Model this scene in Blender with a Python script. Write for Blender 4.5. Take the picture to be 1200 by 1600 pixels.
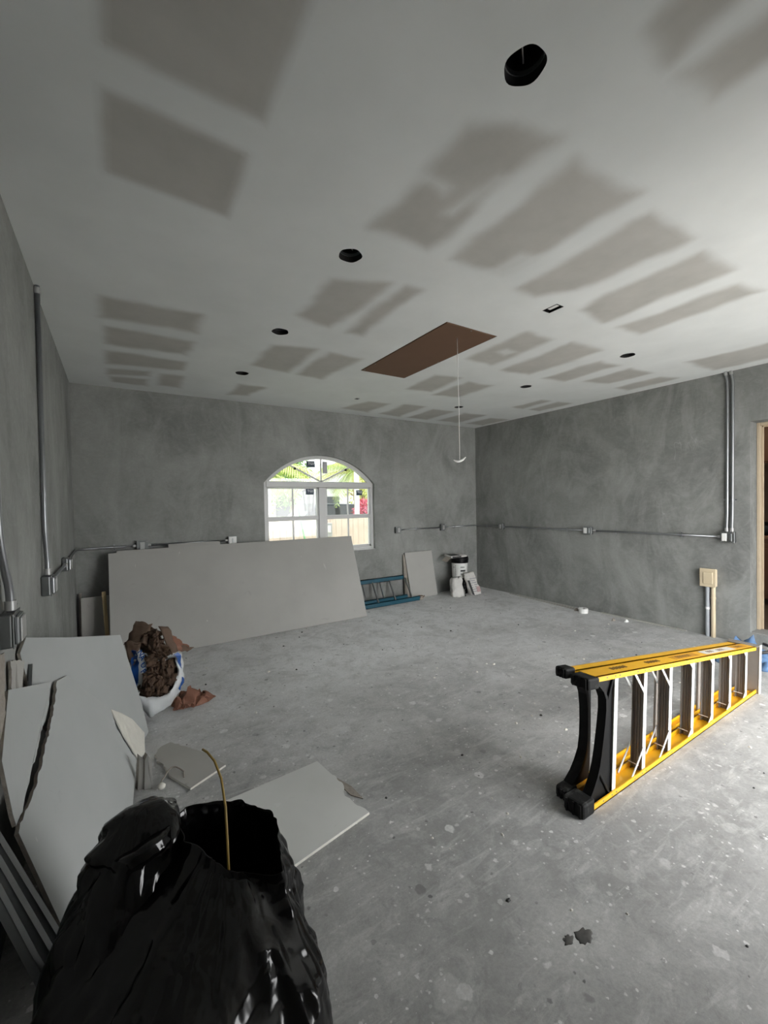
import bpy, bmesh, math, random
import numpy as np
from mathutils import Vector, Matrix, noise

for o in list(bpy.data.objects):
    bpy.data.objects.remove(o)
SC = bpy.context.scene
COL = SC.collection
V = Vector
PI = math.pi
random.seed(4)

# ------------------------------------------------------------------ camera
CAM_H = 1.530
cam_d = bpy.data.cameras.new('camera')
cam = bpy.data.objects.new('camera', cam_d)
COL.objects.link(cam)
cam_d.sensor_fit = 'HORIZONTAL'
cam_d.sensor_width = 36.0
cam_d.lens = 36.0 * 653.59 / 1200.0
cam_d.clip_start = 0.02
cam_d.clip_end = 200
yaw, pitch, roll = 0.57085, -0.02051, -0.01858
f_ = V((math.sin(yaw), math.cos(yaw), 0)); r_ = V((math.cos(yaw), -math.sin(yaw), 0)); u_ = V((0, 0, 1))
f_, u_ = f_ * math.cos(pitch) + u_ * math.sin(pitch), u_ * math.cos(pitch) - f_ * math.sin(pitch)
r_, u_ = r_ * math.cos(roll) + u_ * math.sin(roll), u_ * math.cos(roll) - r_ * math.sin(roll)
cam.matrix_world = Matrix(((r_.x, u_.x, -f_.x, 0), (r_.y, u_.y, -f_.y, 0), (r_.z, u_.z, -f_.z, CAM_H), (0, 0, 0, 1)))
SC.camera = cam

# ------------------------------------------------------------------ sky and exposure
world = bpy.data.worlds.new('overcast_sky')
SC.world = world
world.use_nodes = True
bg = world.node_tree.nodes['Background']
bg.inputs['Color'].default_value = (0.97, 0.98, 0.98, 1)
bg.inputs['Strength'].default_value = 1.0
sun_d = bpy.data.lights.new('hazy_sun', 'SUN')
sun_d.energy = .7
sun_d.angle = math.radians(12)
sun_d.color = (1.0, .95, .87)
sun = bpy.data.objects.new('hazy_sun', sun_d)
COL.objects.link(sun)
sun.rotation_euler = V((-.50, -.10, -.86)).to_track_quat('-Z', 'Y').to_euler()
SC.view_settings.view_transform = 'Standard'
SC.view_settings.look = 'None'
SC.view_settings.gamma = 1.0
SC.view_settings.use_curve_mapping = False
SC.view_settings.exposure = 3.44
SC.cycles.max_bounces = 10
SC.cycles.diffuse_bounces = 8
SC.cycles.use_denoising = True

# ------------------------------------------------------------------ room numbers (metres)
XL, XR, YB, H = -0.370, 5.495, 5.470, 2.855
YF = -0.35                       # inner face of the front wall with the garage opening
OPX0, OPX1, OPZ = 2.35, 5.10, 2.30

# ------------------------------------------------------------------ material helpers
def srgb(r, g, b):
    f = lambda c: (c / 255 / 12.92) if c / 255 <= .04045 else ((c / 255 + .055) / 1.055) ** 2.4
    return (f(r), f(g), f(b))

def nodes(name):
    m = bpy.data.materials.new(name)
    m.use_nodes = True
    nt = m.node_tree
    return m, nt, nt.nodes['Principled BSDF']

def N(nt, kind, **kw):
    n = nt.nodes.new(kind)
    for k, v in kw.items():
        if k in n.inputs: n.inputs[k].default_value = v
        else: setattr(n, k, v)
    return n

def mathn(nt, op, a, b=None, clamp=False):
    n = nt.nodes.new('ShaderNodeMath'); n.operation = op; n.use_clamp = clamp
    for i, x in enumerate((a, b)):
        if x is None: continue
        if isinstance(x, (int, float)): n.inputs[i].default_value = x
        else: nt.links.new(x, n.inputs[i])
    return n.outputs[0]

def mixc(nt, fac, a, b, blend='MIX'):
    n = nt.nodes.new('ShaderNodeMix'); n.data_type = 'RGBA'; n.blend_type = blend
    def put(sock, x):
        if isinstance(x, (int, float)): sock.default_value = x
        elif isinstance(x, tuple): sock.default_value = (x[0], x[1], x[2], 1)
        else: nt.links.new(x, sock)
    put(n.inputs[0], fac); put(n.inputs[6], a); put(n.inputs[7], b)
    return n.outputs[2]

def ramp(nt, x, lo, hi):
    n = nt.nodes.new('ShaderNodeMapRange'); n.clamp = True
    n.inputs[1].default_value = lo; n.inputs[2].default_value = hi
    nt.links.new(x, n.inputs[0])
    return n.outputs[0]

def noisen(nt, vec, scale, detail=4, rough=.55, dist=0.0):
    n = N(nt, 'ShaderNodeTexNoise'); n.inputs['Scale'].default_value = scale
    n.inputs['Detail'].default_value = detail; n.inputs['Roughness'].default_value = rough
    n.inputs['Distortion'].default_value = dist
    nt.links.new(vec, n.inputs['Vector'])
    return n.outputs[0]

def objvec(nt, scale=(1, 1, 1), loc=(0, 0, 0), rot=(0, 0, 0)):
    t = nt.nodes.new('ShaderNodeTexCoord'); mp = nt.nodes.new('ShaderNodeMapping')
    mp.inputs['Scale'].default_value = scale; mp.inputs['Location'].default_value = loc; mp.inputs['Rotation'].default_value = rot
    nt.links.new(t.outputs['Object'], mp.inputs['Vector'])
    return mp.outputs[0]

def bumpn(nt, bsdf, h, strength=.2, dist=.01):
    b = nt.nodes.new('ShaderNodeBump'); b.inputs['Strength'].default_value = strength; b.inputs['Distance'].default_value = dist
    nt.links.new(h, b.inputs['Height']); nt.links.new(b.outputs[0], bsdf.inputs['Normal'])

def pm(name, col, rough=.6, var=.12, scale=12, metal=0.0, bump=0.0, dirt=None, spec=None):
    m, nt, b = nodes(name)
    vec = objvec(nt)
    n1 = noisen(nt, vec, scale, 5, .6)
    c = mixc(nt, n1, tuple(x * (1 - var) for x in col), tuple(min(1, x * (1 + var)) for x in col))
    if dirt:
        n2 = noisen(nt, vec, scale * .45, 6, .7, .6)
        c = mixc(nt, mathn(nt, 'MULTIPLY', ramp(nt, n2, .52, .7), dirt[1]), c, dirt[0])
    nt.links.new(c, b.inputs['Base Color'])
    b.inputs['Roughness'].default_value = rough
    b.inputs['Metallic'].default_value = metal
    if spec is not None: b.inputs['Specular IOR Level'].default_value = spec
    if bump: bumpn(nt, b, n1, bump)
    m.diffuse_color = (*col, 1)
    return m

# cement plaster on the walls
def wall_material():
    m, nt, b = nodes('grey_cement_plaster')
    vec = objvec(nt)
    base = mixc(nt, ramp(nt, noisen(nt, vec, .75, 6, .62, 1.0), .30, .66), (.150, .153, .146), (.305, .309, .296))
    base = mixc(nt, mathn(nt, 'MULTIPLY', ramp(nt, noisen(nt, objvec(nt, (1, 1, .5), (3, 1, 7)), 2.2, 7, .68, 1.5), .46, .70), .55), base, (.38, .384, .37))
    base = mixc(nt, mathn(nt, 'MULTIPLY', ramp(nt, noisen(nt, objvec(nt, (1, 1, .35), (9, 4, 2)), 3.4, 6, .66, .8), .52, .74), .5), base, (.15, .154, .147))
    # trowel arcs
    wv = noisen(nt, objvec(nt, (1, 1, 1.6), (6, 2, 1)), 6.5, 5, .65, 3.0)
    base = mixc(nt, mathn(nt, 'MULTIPLY', ramp(nt, wv, .45, .75), .22), base, (.42, .425, .41))
    fine = noisen(nt, vec, 42, 6, .75)
    base = mixc(nt, mathn(nt, 'MULTIPLY', ramp(nt, fine, .3, .7), .2), base, (.16, .165, .158))
    sc = noisen(nt, objvec(nt, (1, 1, .3), (2, 8, 5)), 4.5, 2, .4, 1.2)
    gate = ramp(nt, noisen(nt, objvec(nt, (1, 1, 1), (5, 5, 1)), 1.7, 3, .5), .58, .66)
    scr = mathn(nt, 'MULTIPLY', mathn(nt, 'MULTIPLY', mathn(nt, 'LESS_THAN', mathn(nt, 'ABSOLUTE', mathn(nt, 'SUBTRACT', sc, .60)), .0035), gate), .22)
    base = mixc(nt, scr, base, (.5, .5, .49))
    nt.links.new(base, b.inputs['Base Color'])
    b.inputs['Roughness'].default_value = .85
    b.inputs['Specular IOR Level'].default_value = .25
    bumpn(nt, b, fine, .12, .004)
    return m
M_WALL = wall_material()

def floor_material():
    m, nt, b = nodes('dusty_concrete')
    vec = objvec(nt)
    L = lambda o: objvec(nt, (1, 1, 1), o)
    base = mixc(nt, ramp(nt, noisen(nt, vec, .9, 7, .7, .6), .32, .68), (.27, .27, .264), (.53, .528, .518))
    # slab turns paler towards the back, edge broken up by noise
    tcd = nt.nodes.new('ShaderNodeSeparateXYZ'); nt.links.new(vec, tcd.inputs[0])
    dn = mathn(nt, 'ADD', tcd.outputs[1], mathn(nt, 'MULTIPLY', mathn(nt, 'SUBTRACT', noisen(nt, vec, 1.3, 7, .68, .5), .5), 4.5))
    base = mixc(nt, mathn(nt, 'MULTIPLY', ramp(nt, dn, 1.9, 4.0), .85), base, (.80, .80, .81))
    base = mixc(nt, mathn(nt, 'MULTIPLY', ramp(nt, noisen(nt, vec, 3.0, 9, .76, .7), .47, .66), .5), base, (.255, .255, .25))
    base = mixc(nt, mathn(nt, 'MULTIPLY', ramp(nt, noisen(nt, L((4, 2, 0)), 6, 9, .78, .5), .50, .66), .6), base, (.60, .60, .59))
    base = mixc(nt, mathn(nt, 'MULTIPLY', ramp(nt, noisen(nt, L((8, 5, 0)), 14, 8, .8, .6), .52, .68), .55), base, (.22, .22, .217))
    # scuffs dragged across the slab
    sc = noisen(nt, objvec(nt, (.5, 2.6, 1), (1, 1, 0), (0, 0, .5)), 5, 7, .75, .6)
    base = mixc(nt, mathn(nt, 'MULTIPLY', ramp(nt, sc, .53, .66), .5), base, (.66, .66, .65))
    # splats of dried compound: warped voronoi cells with jittered size
    def splats(scale, lo, thr, amt, col, off):
        nv = nt.nodes.new('ShaderNodeTexNoise'); nv.inputs['Scale'].default_value = scale * 2.6; nv.inputs['Detail'].default_value = 4
        nt.links.new(vec, nv.inputs['Vector'])
        add = nt.nodes.new('ShaderNodeVectorMath'); add.operation = 'MULTIPLY_ADD'
        nt.links.new(nv.outputs['Color'], add.inputs[0]); add.inputs[1].default_value = (.42 / scale,) * 3
        nt.links.new(L(off), add.inputs[2])
        vo = nt.nodes.new('ShaderNodeTexVoronoi'); vo.inputs['Scale'].default_value = scale
        nt.links.new(add.outputs[0], vo.inputs['Vector'])
        sep = nt.nodes.new('ShaderNodeSeparateColor'); nt.links.new(vo.outputs['Color'], sep.inputs[0])
        lim = mathn(nt, 'MULTIPLY', ramp(nt, sep.outputs[0], lo, 1.0), thr)
        inside = mathn(nt, 'SUBTRACT', lim, vo.outputs['Distance'])
        return mathn(nt, 'MULTIPLY', ramp(nt, inside, 0, .05), mathn(nt, 'MULTIPLY', sep.outputs[1], amt)), col
    for a in (splats(4.5, .45, .28, .6, (.70, .70, .69), (0, 0, 0)), splats(10, .5, .30, .8, (.76, .76, .75), (3, 7, 0)), splats(24, .55, .32, .9, (.82, .82, .81), (1, 5, 0)), splats(48, .6, .32, .9, (.82, .82, .81), (7, 2, 0)),
              splats(9, .6, .24, .7, (.15, .15, .147), (6, 1, 0)), splats(22, .6, .24, .9, (.10, .10, .098), (2, 9, 0))):
        base = mixc(nt, a[0], base, a[1])
    fine = noisen(nt, vec, 75, 7, .8)
    base = mixc(nt, mathn(nt, 'MULTIPLY', ramp(nt, fine, .38, .66), .38), base, (.2, .2, .197))
    sm = ramp(nt, noisen(nt, L((11, 3, 0)), 2.4, 9, .78, .5), .63, .71)
    base = mixc(nt, mathn(nt, 'MULTIPLY', sm, .5), base, (.13, .128, .122))
    nt.links.new(base, b.inputs['Base Color'])
    b.inputs['Roughness'].default_value = .62
    b.inputs['Specular IOR Level'].default_value = .5
    bumpn(nt, b, fine, .25, .005)
    return m
M_FLOOR = floor_material()

def ceiling_material():
    m, nt, b = nodes('taped_drywall_ceiling')
    vec = objvec(nt)
    at = nt.nodes.new('ShaderNodeAttribute'); at.attribute_name = 'bare'
    nz = noisen(nt, vec, 9, 5, .6, .3)
    f = mathn(nt, 'ADD', at.outputs['Fac'], mathn(nt, 'MULTIPLY', mathn(nt, 'SUBTRACT', nz, .5), mathn(nt, 'MULTIPLY', mathn(nt, 'MULTIPLY', at.outputs['Fac'], mathn(nt, 'SUBTRACT', 1.0, at.outputs['Fac'])), 1.4)), clamp=True)
    mud = mixc(nt, ramp(nt, noisen(nt, vec, 1.6, 4, .6), .3, .7), (.665, .684, .675), (.745, .764, .755))
    paper = mixc(nt, ramp(nt, noisen(nt, vec, 4, 4, .6), .3, .7), (.43, .422, .395), (.49, .48, .452))
    c = mixc(nt, f, mud, paper)
    nt.links.new(c, b.inputs['Base Color'])
    b.inputs['Roughness'].default_value = .9
    b.inputs['Specular IOR Level'].default_value = .2
    bumpn(nt, b, noisen(nt, vec, 45, 4, .6), .04, .003)
    return m
M_CEIL = ceiling_material()

def sheet_material(name, c0, c1, stain=.35):
    m, nt, b = nodes(name)
    vec = objvec(nt)
    c = mixc(nt, ramp(nt, noisen(nt, vec, 1.4, 4, .6), .3, .7), c0, c1)
    s = ramp(nt, noisen(nt, objvec(nt, (1, 1, 1), (5, 2, 8)), 6, 7, .75, .8), .62, .72)
    c = mixc(nt, mathn(nt, 'MULTIPLY', s, stain), c, (.2, .195, .185))
    s2 = ramp(nt, noisen(nt, objvec(nt, (1, 1, .3), (1, 7, 3)), 9, 4, .6, .6), .70, .74)
    c = mixc(nt, mathn(nt, 'MULTIPLY', s2, .3), c, (.75, .75, .74))
    nt.links.new(c, b.inputs['Base Color'])
    b.inputs['Roughness'].default_value = .85
    b.inputs['Specular IOR Level'].default_value = .25
    return m
M_SHEET = sheet_material('drywall_paper_warm', (.36, .355, .333), (.41, .403, .382), .25)
M_BOARD = sheet_material('drywall_paper_cool', (.365, .378, .372), (.42, .432, .426), .2)
M_SCRAP = sheet_material('drywall_paper_pale', (.60, .605, .585), (.68, .685, .665), .3)
M_BACKPAPER = sheet_material('drywall_back_paper', (.36, .35, .325), (.42, .41, .385), .5)
M_GYPSUM = pm('raw_gypsum', (.66, .64, .58), .95, .14, 25, bump=.5)
M_TORN = pm('torn_paper_edge', (.30, .27, .235), .95, .35, 30, bump=.6)
M_STEEL = pm('galvanised_steel', (.33, .34, .35), .38, .12, 14, metal=.9)
M_BOX = pm('pressed_steel_box', (.22, .23, .23), .42, .15, 18, metal=.8)
M_COVER = pm('bright_steel_cover', (.46, .46, .455), .42, .1, 18, metal=.5)
M_WHITE = pm('white_plastic', (.74, .74, .72), .45, .05, 9)
M_BLACKHOLE = pm('black_can_interior', (.012, .012, .012), .5, .2, 9)
M_BLACKPL = pm('black_moulded_plastic', (.0045, .0045, .005), .42, .2, 10, dirt=((.05, .05, .048), .25), spec=.16)
M_RUBBER = pm('scuffed_black_rubber', (.007, .007, .007), .7, .3, 22, dirt=((.16, .16, .155), .5), spec=.25)
M_YELLOW = pm('yellow_fibreglass', (.82, .44, .015), .42, .08, 7, dirt=((.45, .2, .01), .3))
M_ALU = pm('white_aluminium', (.80, .80, .79), .45, .08, 9, metal=.25)
M_TREAD = pm('grey_ribbed_tread', (.27, .245, .222), .5, .15, 16, metal=.3)
M_TEAL = pm('teal_fibreglass', (.005, .075, .115), .45, .12, 8, dirt=((.04, .08, .1), .3))
M_HATCH = pm('brown_hardboard', (.135, .072, .042), .7, .1, 5)
M_TAN = pm('tan_painted_wood', (.46, .375, .265), .6, .1, 8, dirt=((.3, .24, .17), .4))
M_BEIGE = pm('beige_plastic', (.60, .50, .345), .5, .08, 8, dirt=((.35, .3, .22), .35))
M_PIPE = pm('grey_pvc', (.36, .38, .40), .5, .1, 8)
M_VINYL = pm('white_vinyl', (.55, .55, .545), .4, .03, 6)
M_NAVY = pm('navy_sticker', (.010, .030, .060), .5, .1, 12)
M_DIRT = pm('dark_dirt', (.085, .082, .078), .95, .4, 60)
M_PRINT = pm('white_print', (.72, .76, .80), .5, .03, 12)
M_INK = pm('black_ink', (.03, .03, .03), .6, .1, 12)
M_WOODDARK = pm('dark_red_wood', (.085, .035, .018), .45, .35, 4)
M_BROWNWALL = pm('brown_room_wall', (.17, .11, .075), .8, .1, 3)
M_STICK = pm('raw_pine', (.42, .32, .18), .75, .18, 14)
M_CABLE = pm('yellow_cable_jacket', (.30, .20, .045), .45, .1, 10)
M_CORD = pm('white_cord', (.70, .69, .66), .7, .05, 20)
M_BLUETARP = pm('blue_tarp', (.13, .235, .42), .5, .2, 7, dirt=((.40, .46, .55), .6))
M_BROWNPAPER = pm('brown_crumpled_paper', (.22, .10, .065), .85, .25, 9, bump=.3, dirt=((.42, .25, .2), .5))
M_SACK = None
def plastic_sack():
    m, nt, b = nodes('white_blue_plastic_sack')
    vec = objvec(nt)
    c = mixc(nt, noisen(nt, vec, 6, 3, .5), (.58, .60, .61), (.70, .72, .73))
    nt.links.new(c, b.inputs['Base Color']); b.inputs['Roughness'].default_value = .32
    return m
M_SACK = plastic_sack()
M_SACKBLUE = pm('blue_sack_print', (.012, .075, .30), .35, .1, 8)
def insulation_material():
    m, nt, b = nodes('brown_mineral_wool')
    vec = objvec(nt)
    n1 = noisen(nt, objvec(nt, (1, 1, .5)), 22, 8, .8, 1.5)
    c = mixc(nt, ramp(nt, n1, .32, .68), (.035, .020, .013), (.19, .115, .075))
    c = mixc(nt, mathn(nt, 'MULTIPLY', ramp(nt, noisen(nt, vec, 5, 5, .6), .5, .7), .5), c, (.23, .15, .085))
    nt.links.new(c, b.inputs['Base Color']); b.inputs['Roughness'].default_value = .95
    bumpn(nt, b, n1, .9, .02)
    return m
M_WOOL = insulation_material()
def bag_black():
    m, nt, b = nodes('black_polythene')
    vec = objvec(nt)
    n1 = noisen(nt, vec, 11, 2, .45, .4)
    nt.links.new(mixc(nt, n1, (.0015, .0015, .0018), (.0045, .0045, .005)), b.inputs['Base Color'])
    b.inputs['Roughness'].default_value = .14
    b.inputs['Specular IOR Level'].default_value = .42
    bumpn(nt, b, n1, .45, .02)
    return m
M_BAG = bag_black()
M_MORTARBAG = pm('white_paper_bag', (.60, .585, .56), .8, .12, 14, dirt=((.30, .28, .26), .6))
M_CONCRETE_OUT = pm('pale_concrete_driveway', (.50, .49, .475), .9, .08, 2)
def glass_material():
    m = bpy.data.materials.new('window_glass'); m.use_nodes = True
    nt = m.node_tree; nt.nodes.clear()
    out = nt.nodes.new('ShaderNodeOutputMaterial'); mx = nt.nodes.new('ShaderNodeMixShader')
    tr = nt.nodes.new('ShaderNodeBsdfTransparent'); gl = nt.nodes.new('ShaderNodeBsdfGlossy')
    tr.inputs[0].default_value = (.60, .615, .61, 1); gl.inputs['Roughness'].default_value = .02
    mx.inputs[0].default_value = .06
    nt.links.new(tr.outputs[0], mx.inputs[1]); nt.links.new(gl.outputs[0], mx.inputs[2]); nt.links.new(mx.outputs[0], out.inputs[0])
    return m
M_GLASS = glass_material()
M_FENCE = pm('weathered_fence_board', (.68, .56, .48), .85, .16, 6, dirt=((.5, .4, .33), .4))
M_LEAF = [pm('leaf_bright_green', (.30, .42, .10), .6, .25, 3), pm('leaf_mid_green', (.17, .29, .09), .6, .25, 3), pm('leaf_yellow_green', (.46, .48, .14), .6, .25, 3)]
M_REDLEAF = pm('crimson_leaf', (.60, .17, .24), .6, .25, 4)
M_BARK = pm('pale_bark', (.33, .24, .16), .9, .25, 6)
M_CAR = pm('dark_grey_car_paint', (.035, .042, .055), .25, .1, 4)
M_CARGLASS = pm('dark_car_glass', (.03, .035, .04), .08, .1, 4)
M_STUCCO = pm('white_stucco', (.74, .75, .75), .9, .05, 3)
M_ROOF = pm('grey_roof', (.3, .3, .3), .9, .1, 4)
M_GREENPOLE = pm('green_plastic', (.12, .38, .16), .5, .1, 6)
M_GREYBLOCK = pm('grey_block', (.38, .38, .39), .9, .12, 5)
M_GRASS = pm('dry_lawn', (.24, .26, .13), .95, .25, 5)

# ------------------------------------------------------------------ geometry helpers
class G:
    def __init__(s): s.v = []; s.f = []
    def add(s, vs, fs):
        k = len(s.v); s.v += [tuple(x) for x in vs]; s.f += [tuple(i + k for i in f) for f in fs]; return s
    def box(s, x0, x1, y0, y1, z0, z1):
        return s.add([(x0, y0, z0), (x1, y0, z0), (x1, y1, z0), (x0, y1, z0), (x0, y0, z1), (x1, y0, z1), (x1, y1, z1), (x0, y1, z1)],
                     [(0, 3, 2, 1), (4, 5, 6, 7), (0, 1, 5, 4), (1, 2, 6, 5), (2, 3, 7, 6), (3, 0, 4, 7)])
    def obox(s, o, u, v, w):                       # box from a corner and three edge vectors
        o, u, v, w = V(o), V(u), V(v), V(w)
        if u.cross(v).dot(w) < 0: u, v = v, u
        return s.add([o, o + u, o + u + v, o + v, o + w, o + u + w, o + u + v + w, o + v + w],
                     [(0, 3, 2, 1), (4, 5, 6, 7), (0, 1, 5, 4), (1, 2, 6, 5), (2, 3, 7, 6), (3, 0, 4, 7)])
    def beam(s, a, b, w, h, side=(0, 1, 0)):       # rectangular bar from a to b
        a, b = V(a), V(b); d = (b - a).normalized(); sd = V(side)
        sd = (sd - d * sd.dot(d)).normalized(); up = d.cross(sd)
        return s.obox(a - sd * w / 2 - up * h / 2, b - a, sd * w, up * h)
    def slab(s, pts, thick):                       # polygon pts (3D loop) thickened by a vector
        n = len(pts); t = V(thick); P = [V(p) for p in pts]
        nr = V((0, 0, 0))
        for i in range(n): nr += P[i].cross(P[(i + 1) % n])
        if nr.dot(t) > 0: P = P[::-1]
        s.add(P + [p + t for p in P], [tuple(range(n)), tuple(range(2 * n - 1, n - 1, -1))] + [(i, i + n, (i + 1) % n + n, (i + 1) % n) for i in range(n)])
        return s
    def tube(s, path, r, n=10, caps=True):
        P = [V(p) for p in path]; rr = r if isinstance(r, (list, tuple)) else [r] * len(P)
        t0 = (P[1] - P[0]).normalized(); ref = V((0, 0, 1)) if abs(t0.z) < .9 else V((1, 0, 0))
        a = t0.cross(ref).normalized(); k = len(s.v)
        for i, p in enumerate(P):
            t = ((P[min(i + 1, len(P) - 1)] - P[i]).normalized() + (P[i] - P[max(i - 1, 0)]).normalized()).normalized()
            a = (a - t * a.dot(t)).normalized(); b = t.cross(a)
            for j in range(n):
                q = 2 * PI * j / n; s.v.append(tuple(p + (a * math.cos(q) + b * math.sin(q)) * rr[i]))
        for i in range(len(P) - 1):
            for j in range(n):
                s.f.append((k + i * n + j, k + i * n + (j + 1) % n, k + (i + 1) * n + (j + 1) % n, k + (i + 1) * n + j))
        if caps:
            s.f.append(tuple(k + j for j in range(n - 1, -1, -1))); s.f.append(tuple(k + (len(P) - 1) * n + j for j in range(n)))
        return s
    def lathe(s, prof, o=(0, 0, 0), n=24, ax=((1, 0, 0), (0, 1, 0), (0, 0, 1))):   # prof: (radius, height)
        o = V(o); X, Y, Z = (V(a) for a in ax); k = len(s.v)
        for r, h in prof:
            for j in range(n):
                q = 2 * PI * j / n; s.v.append(tuple(o + X * (r * math.cos(q)) + Y * (r * math.sin(q)) + Z * h))
        for i in range(len(prof) - 1):
            for j in range(n):
                s.f.append((k + i * n + j, k + i * n + (j + 1) % n, k + (i + 1) * n + (j + 1) % n, k + (i + 1) * n + j))
        return s
    def grid(s, rows):
        k = len(s.v); m = len(rows[0])
        for r in rows: s.v += [tuple(p) for p in r]
        for i in range(len(rows) - 1):
            for j in range(m - 1): s.f.append((k + i * m + j, k + i * m + j + 1, k + (i + 1) * m + j + 1, k + (i + 1) * m + j))
        return s
    def cap(s, ids): s.f.append(tuple(ids))
    def rings(s, R, close0=False, close1=False):   # list of equal length loops of points
        k = len(s.v); n = len(R[0])
        for r in R: s.v += [tuple(p) for p in r]
        for i in range(len(R) - 1):
            for j in range(n):
                s.f.append((k + i * n + j, k + i * n + (j + 1) % n, k + (i + 1) * n + (j + 1) % n, k + (i + 1) * n + j))
        if close0: s.f.append(tuple(k + j for j in range(n - 1, -1, -1)))
        if close1: s.f.append(tuple(k + (len(R) - 1) * n + j for j in range(n)))
        return s
    def build(s, name, mat, parent=None, smooth=False, bevel=0.0, seg=1, fix=False):
        me = bpy.data.meshes.new(name); me.from_pydata(s.v, [], s.f)
        if fix:
            bm = bmesh.new(); bm.from_mesh(me); bmesh.ops.recalc_face_normals(bm, faces=bm.faces); bm.to_mesh(me); bm.free()
        me.validate(); me.update()
        if mat: me.materials.append(mat)
        if smooth:
            me.polygons.foreach_set('use_smooth', [True] * len(me.polygons))
            if smooth == 'auto':
                me.set_sharp_from_angle(angle=math.radians(40))
        o = bpy.data.objects.new(name, me); COL.objects.link(o)
        if parent is not None:
            o.parent = parent
            if parent.type == 'EMPTY' or True:
                o.matrix_parent_inverse = Matrix.Identity(4)
        if name in ('screws', 'screw_heads', 'rivets', 'printed_marks', 'printed_label', 'print', 'print_lines', 'foliage', 'crown', 'stems', 'black_print'): o['kind'] = 'stuff'
        if bevel:
            b = o.modifiers.new('bevel', 'BEVEL'); b.width = bevel; b.segments = seg; b.limit_method = 'ANGLE'; b.angle_limit = math.radians(40)
        return o

def tag(o, label, cat, group=None):
    o['label'] = label; o['category'] = cat
    if group: o['group'] = group
    return o
def thing(name, label, cat, loc=(0, 0, 0), rot=(0, 0, 0), group=None):
    o = bpy.data.objects.new(name, None); COL.objects.link(o)
    o.location = loc; o.rotation_euler = rot; o.empty_display_size = .1
    return tag(o, label, cat, group)
def struct(o):
    o['kind'] = 'structure'; return o
def copy_tree(o, parent=None):
    c = o.copy(); COL.objects.link(c); c.parent = parent
    for ch in o.children: copy_tree(ch, c)
    return c
def frame_on(wall, a, z):
    """matrix for things on a wall: local x to the viewer's right, y out of the wall, z up"""
    if wall == 'back': X, Y, O = V((1, 0, 0)), V((0, -1, 0)), V((a, YB, z))
    if wall == 'right': X, Y, O = V((0, -1, 0)), V((-1, 0, 0)), V((XR, a, z))
    if wall == 'left': X, Y, O = V((0, 1, 0)), V((1, 0, 0)), V((XL, a, z))
    Z = V((0, 0, 1))
    return O, X, Y, Z
def text_mesh(name, body, size, mat, parent, O, X, Y, bold=0.0, ext=.0006):
    cu = bpy.data.curves.new(name, 'FONT'); cu.body = body; cu.size = size; cu.align_x = 'CENTER'; cu.align_y = 'CENTER'
    cu.extrude = ext; cu.offset = bold; cu.resolution_u = 2
    t = bpy.data.objects.new(name, cu); COL.objects.link(t)
    me = bpy.data.meshes.new_from_object(t.evaluated_get(bpy.context.evaluated_depsgraph_get()))
    bpy.data.objects.remove(t)
    me.materials.clear(); me.materials.append(mat); me.name = name
    o = bpy.data.objects.new(name, me); COL.objects.link(o)
    X, Y, O = V(X).normalized(), V(Y).normalized(), V(O); Z = X.cross(Y)
    me.transform(Matrix(((X.x, Y.x, Z.x, O.x), (X.y, Y.y, Z.y, O.y), (X.z, Y.z, Z.z, O.z), (0, 0, 0, 1))))
    if parent is not None: o.parent = parent
    return o

# ================================================================== ROOM SHELL
T = .2
g = G(); g.box(XL - T, XR + T, YF - T, YB + T, -.15, 0)
struct(g.build('floor', M_FLOOR))
g = G(); g.box(XL - T, XL, YF - T, YB + T, 0, H + .3)
struct(g.build('wall_left', M_WALL))

# back wall with arched opening
WX0, WX1, WZ0, WZS, WZA = 1.648, 3.345, .835, 1.83, 2.225
WC = (WX0 + WX1) / 2; HW = (WX1 - WX0) / 2; RISE = WZA - WZS
RAD = (HW * HW + RISE * RISE) / (2 * RISE); CZ = WZA - RAD
def arch(n, inset=0.0):
    a0 = math.asin((HW) / RAD)
    R_ = RAD - inset
    a1 = math.asin(min(1, (HW - inset) / R_))
    return [(WC + R_ * math.sin(-a1 + 2 * a1 * i / n), CZ + R_ * math.cos(-a1 + 2 * a1 * i / n)) for i in range(n + 1)]
AR = arch(24)
g = G()
def wallface(y, flip):
    polys = [[(XL, 0), (WX0, 0), (WX0, H + .3), (XL, H + .3)], [(WX1, 0), (XR + T, 0), (XR + T, H + .3), (WX1, H + .3)], [(WX0, 0), (WX1, 0), (WX1, WZ0), (WX0, WZ0)]]
    for i in range(24):
        polys.append([AR[i], AR[i + 1], (AR[i + 1][0], H + .3), (AR[i][0], H + .3)])
    for p in polys:
        p = [(a, y, b) for a, b in p]
        g.add(p[::-1] if flip else p, [tuple(range(len(p)))])
wallface(YB, False); wallface(YB + T, True)
loop = [(WX0, WZ0), (WX1, WZ0)] + AR[::-1]
for i in range(len(loop)):
    a, b = loop[i], loop[(i + 1) % len(loop)]
    g.add([(a[0], YB, a[1]), (a[0], YB + T, a[1]), (b[0], YB + T, b[1]), (b[0], YB, b[1])], [(3, 2, 1, 0)])
o = g.build('wall_back', M_WALL); struct(o)

# right wall with door opening (the house floor is one step up)
DY0, DY1, DZ0, DZ1 = .62, 1.585, .115, 2.30
g = G()
g.box(XR, XR + T, DY1, YB, 0, H + .3).box(XR, XR + T, YF - T, DY0, 0, H + .3).box(XR, XR + T, DY0, DY1, 0, DZ0).box(XR, XR + T, DY0, DY1, DZ1, H + .3)
struct(g.build('wall_right', M_WALL))
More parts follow.
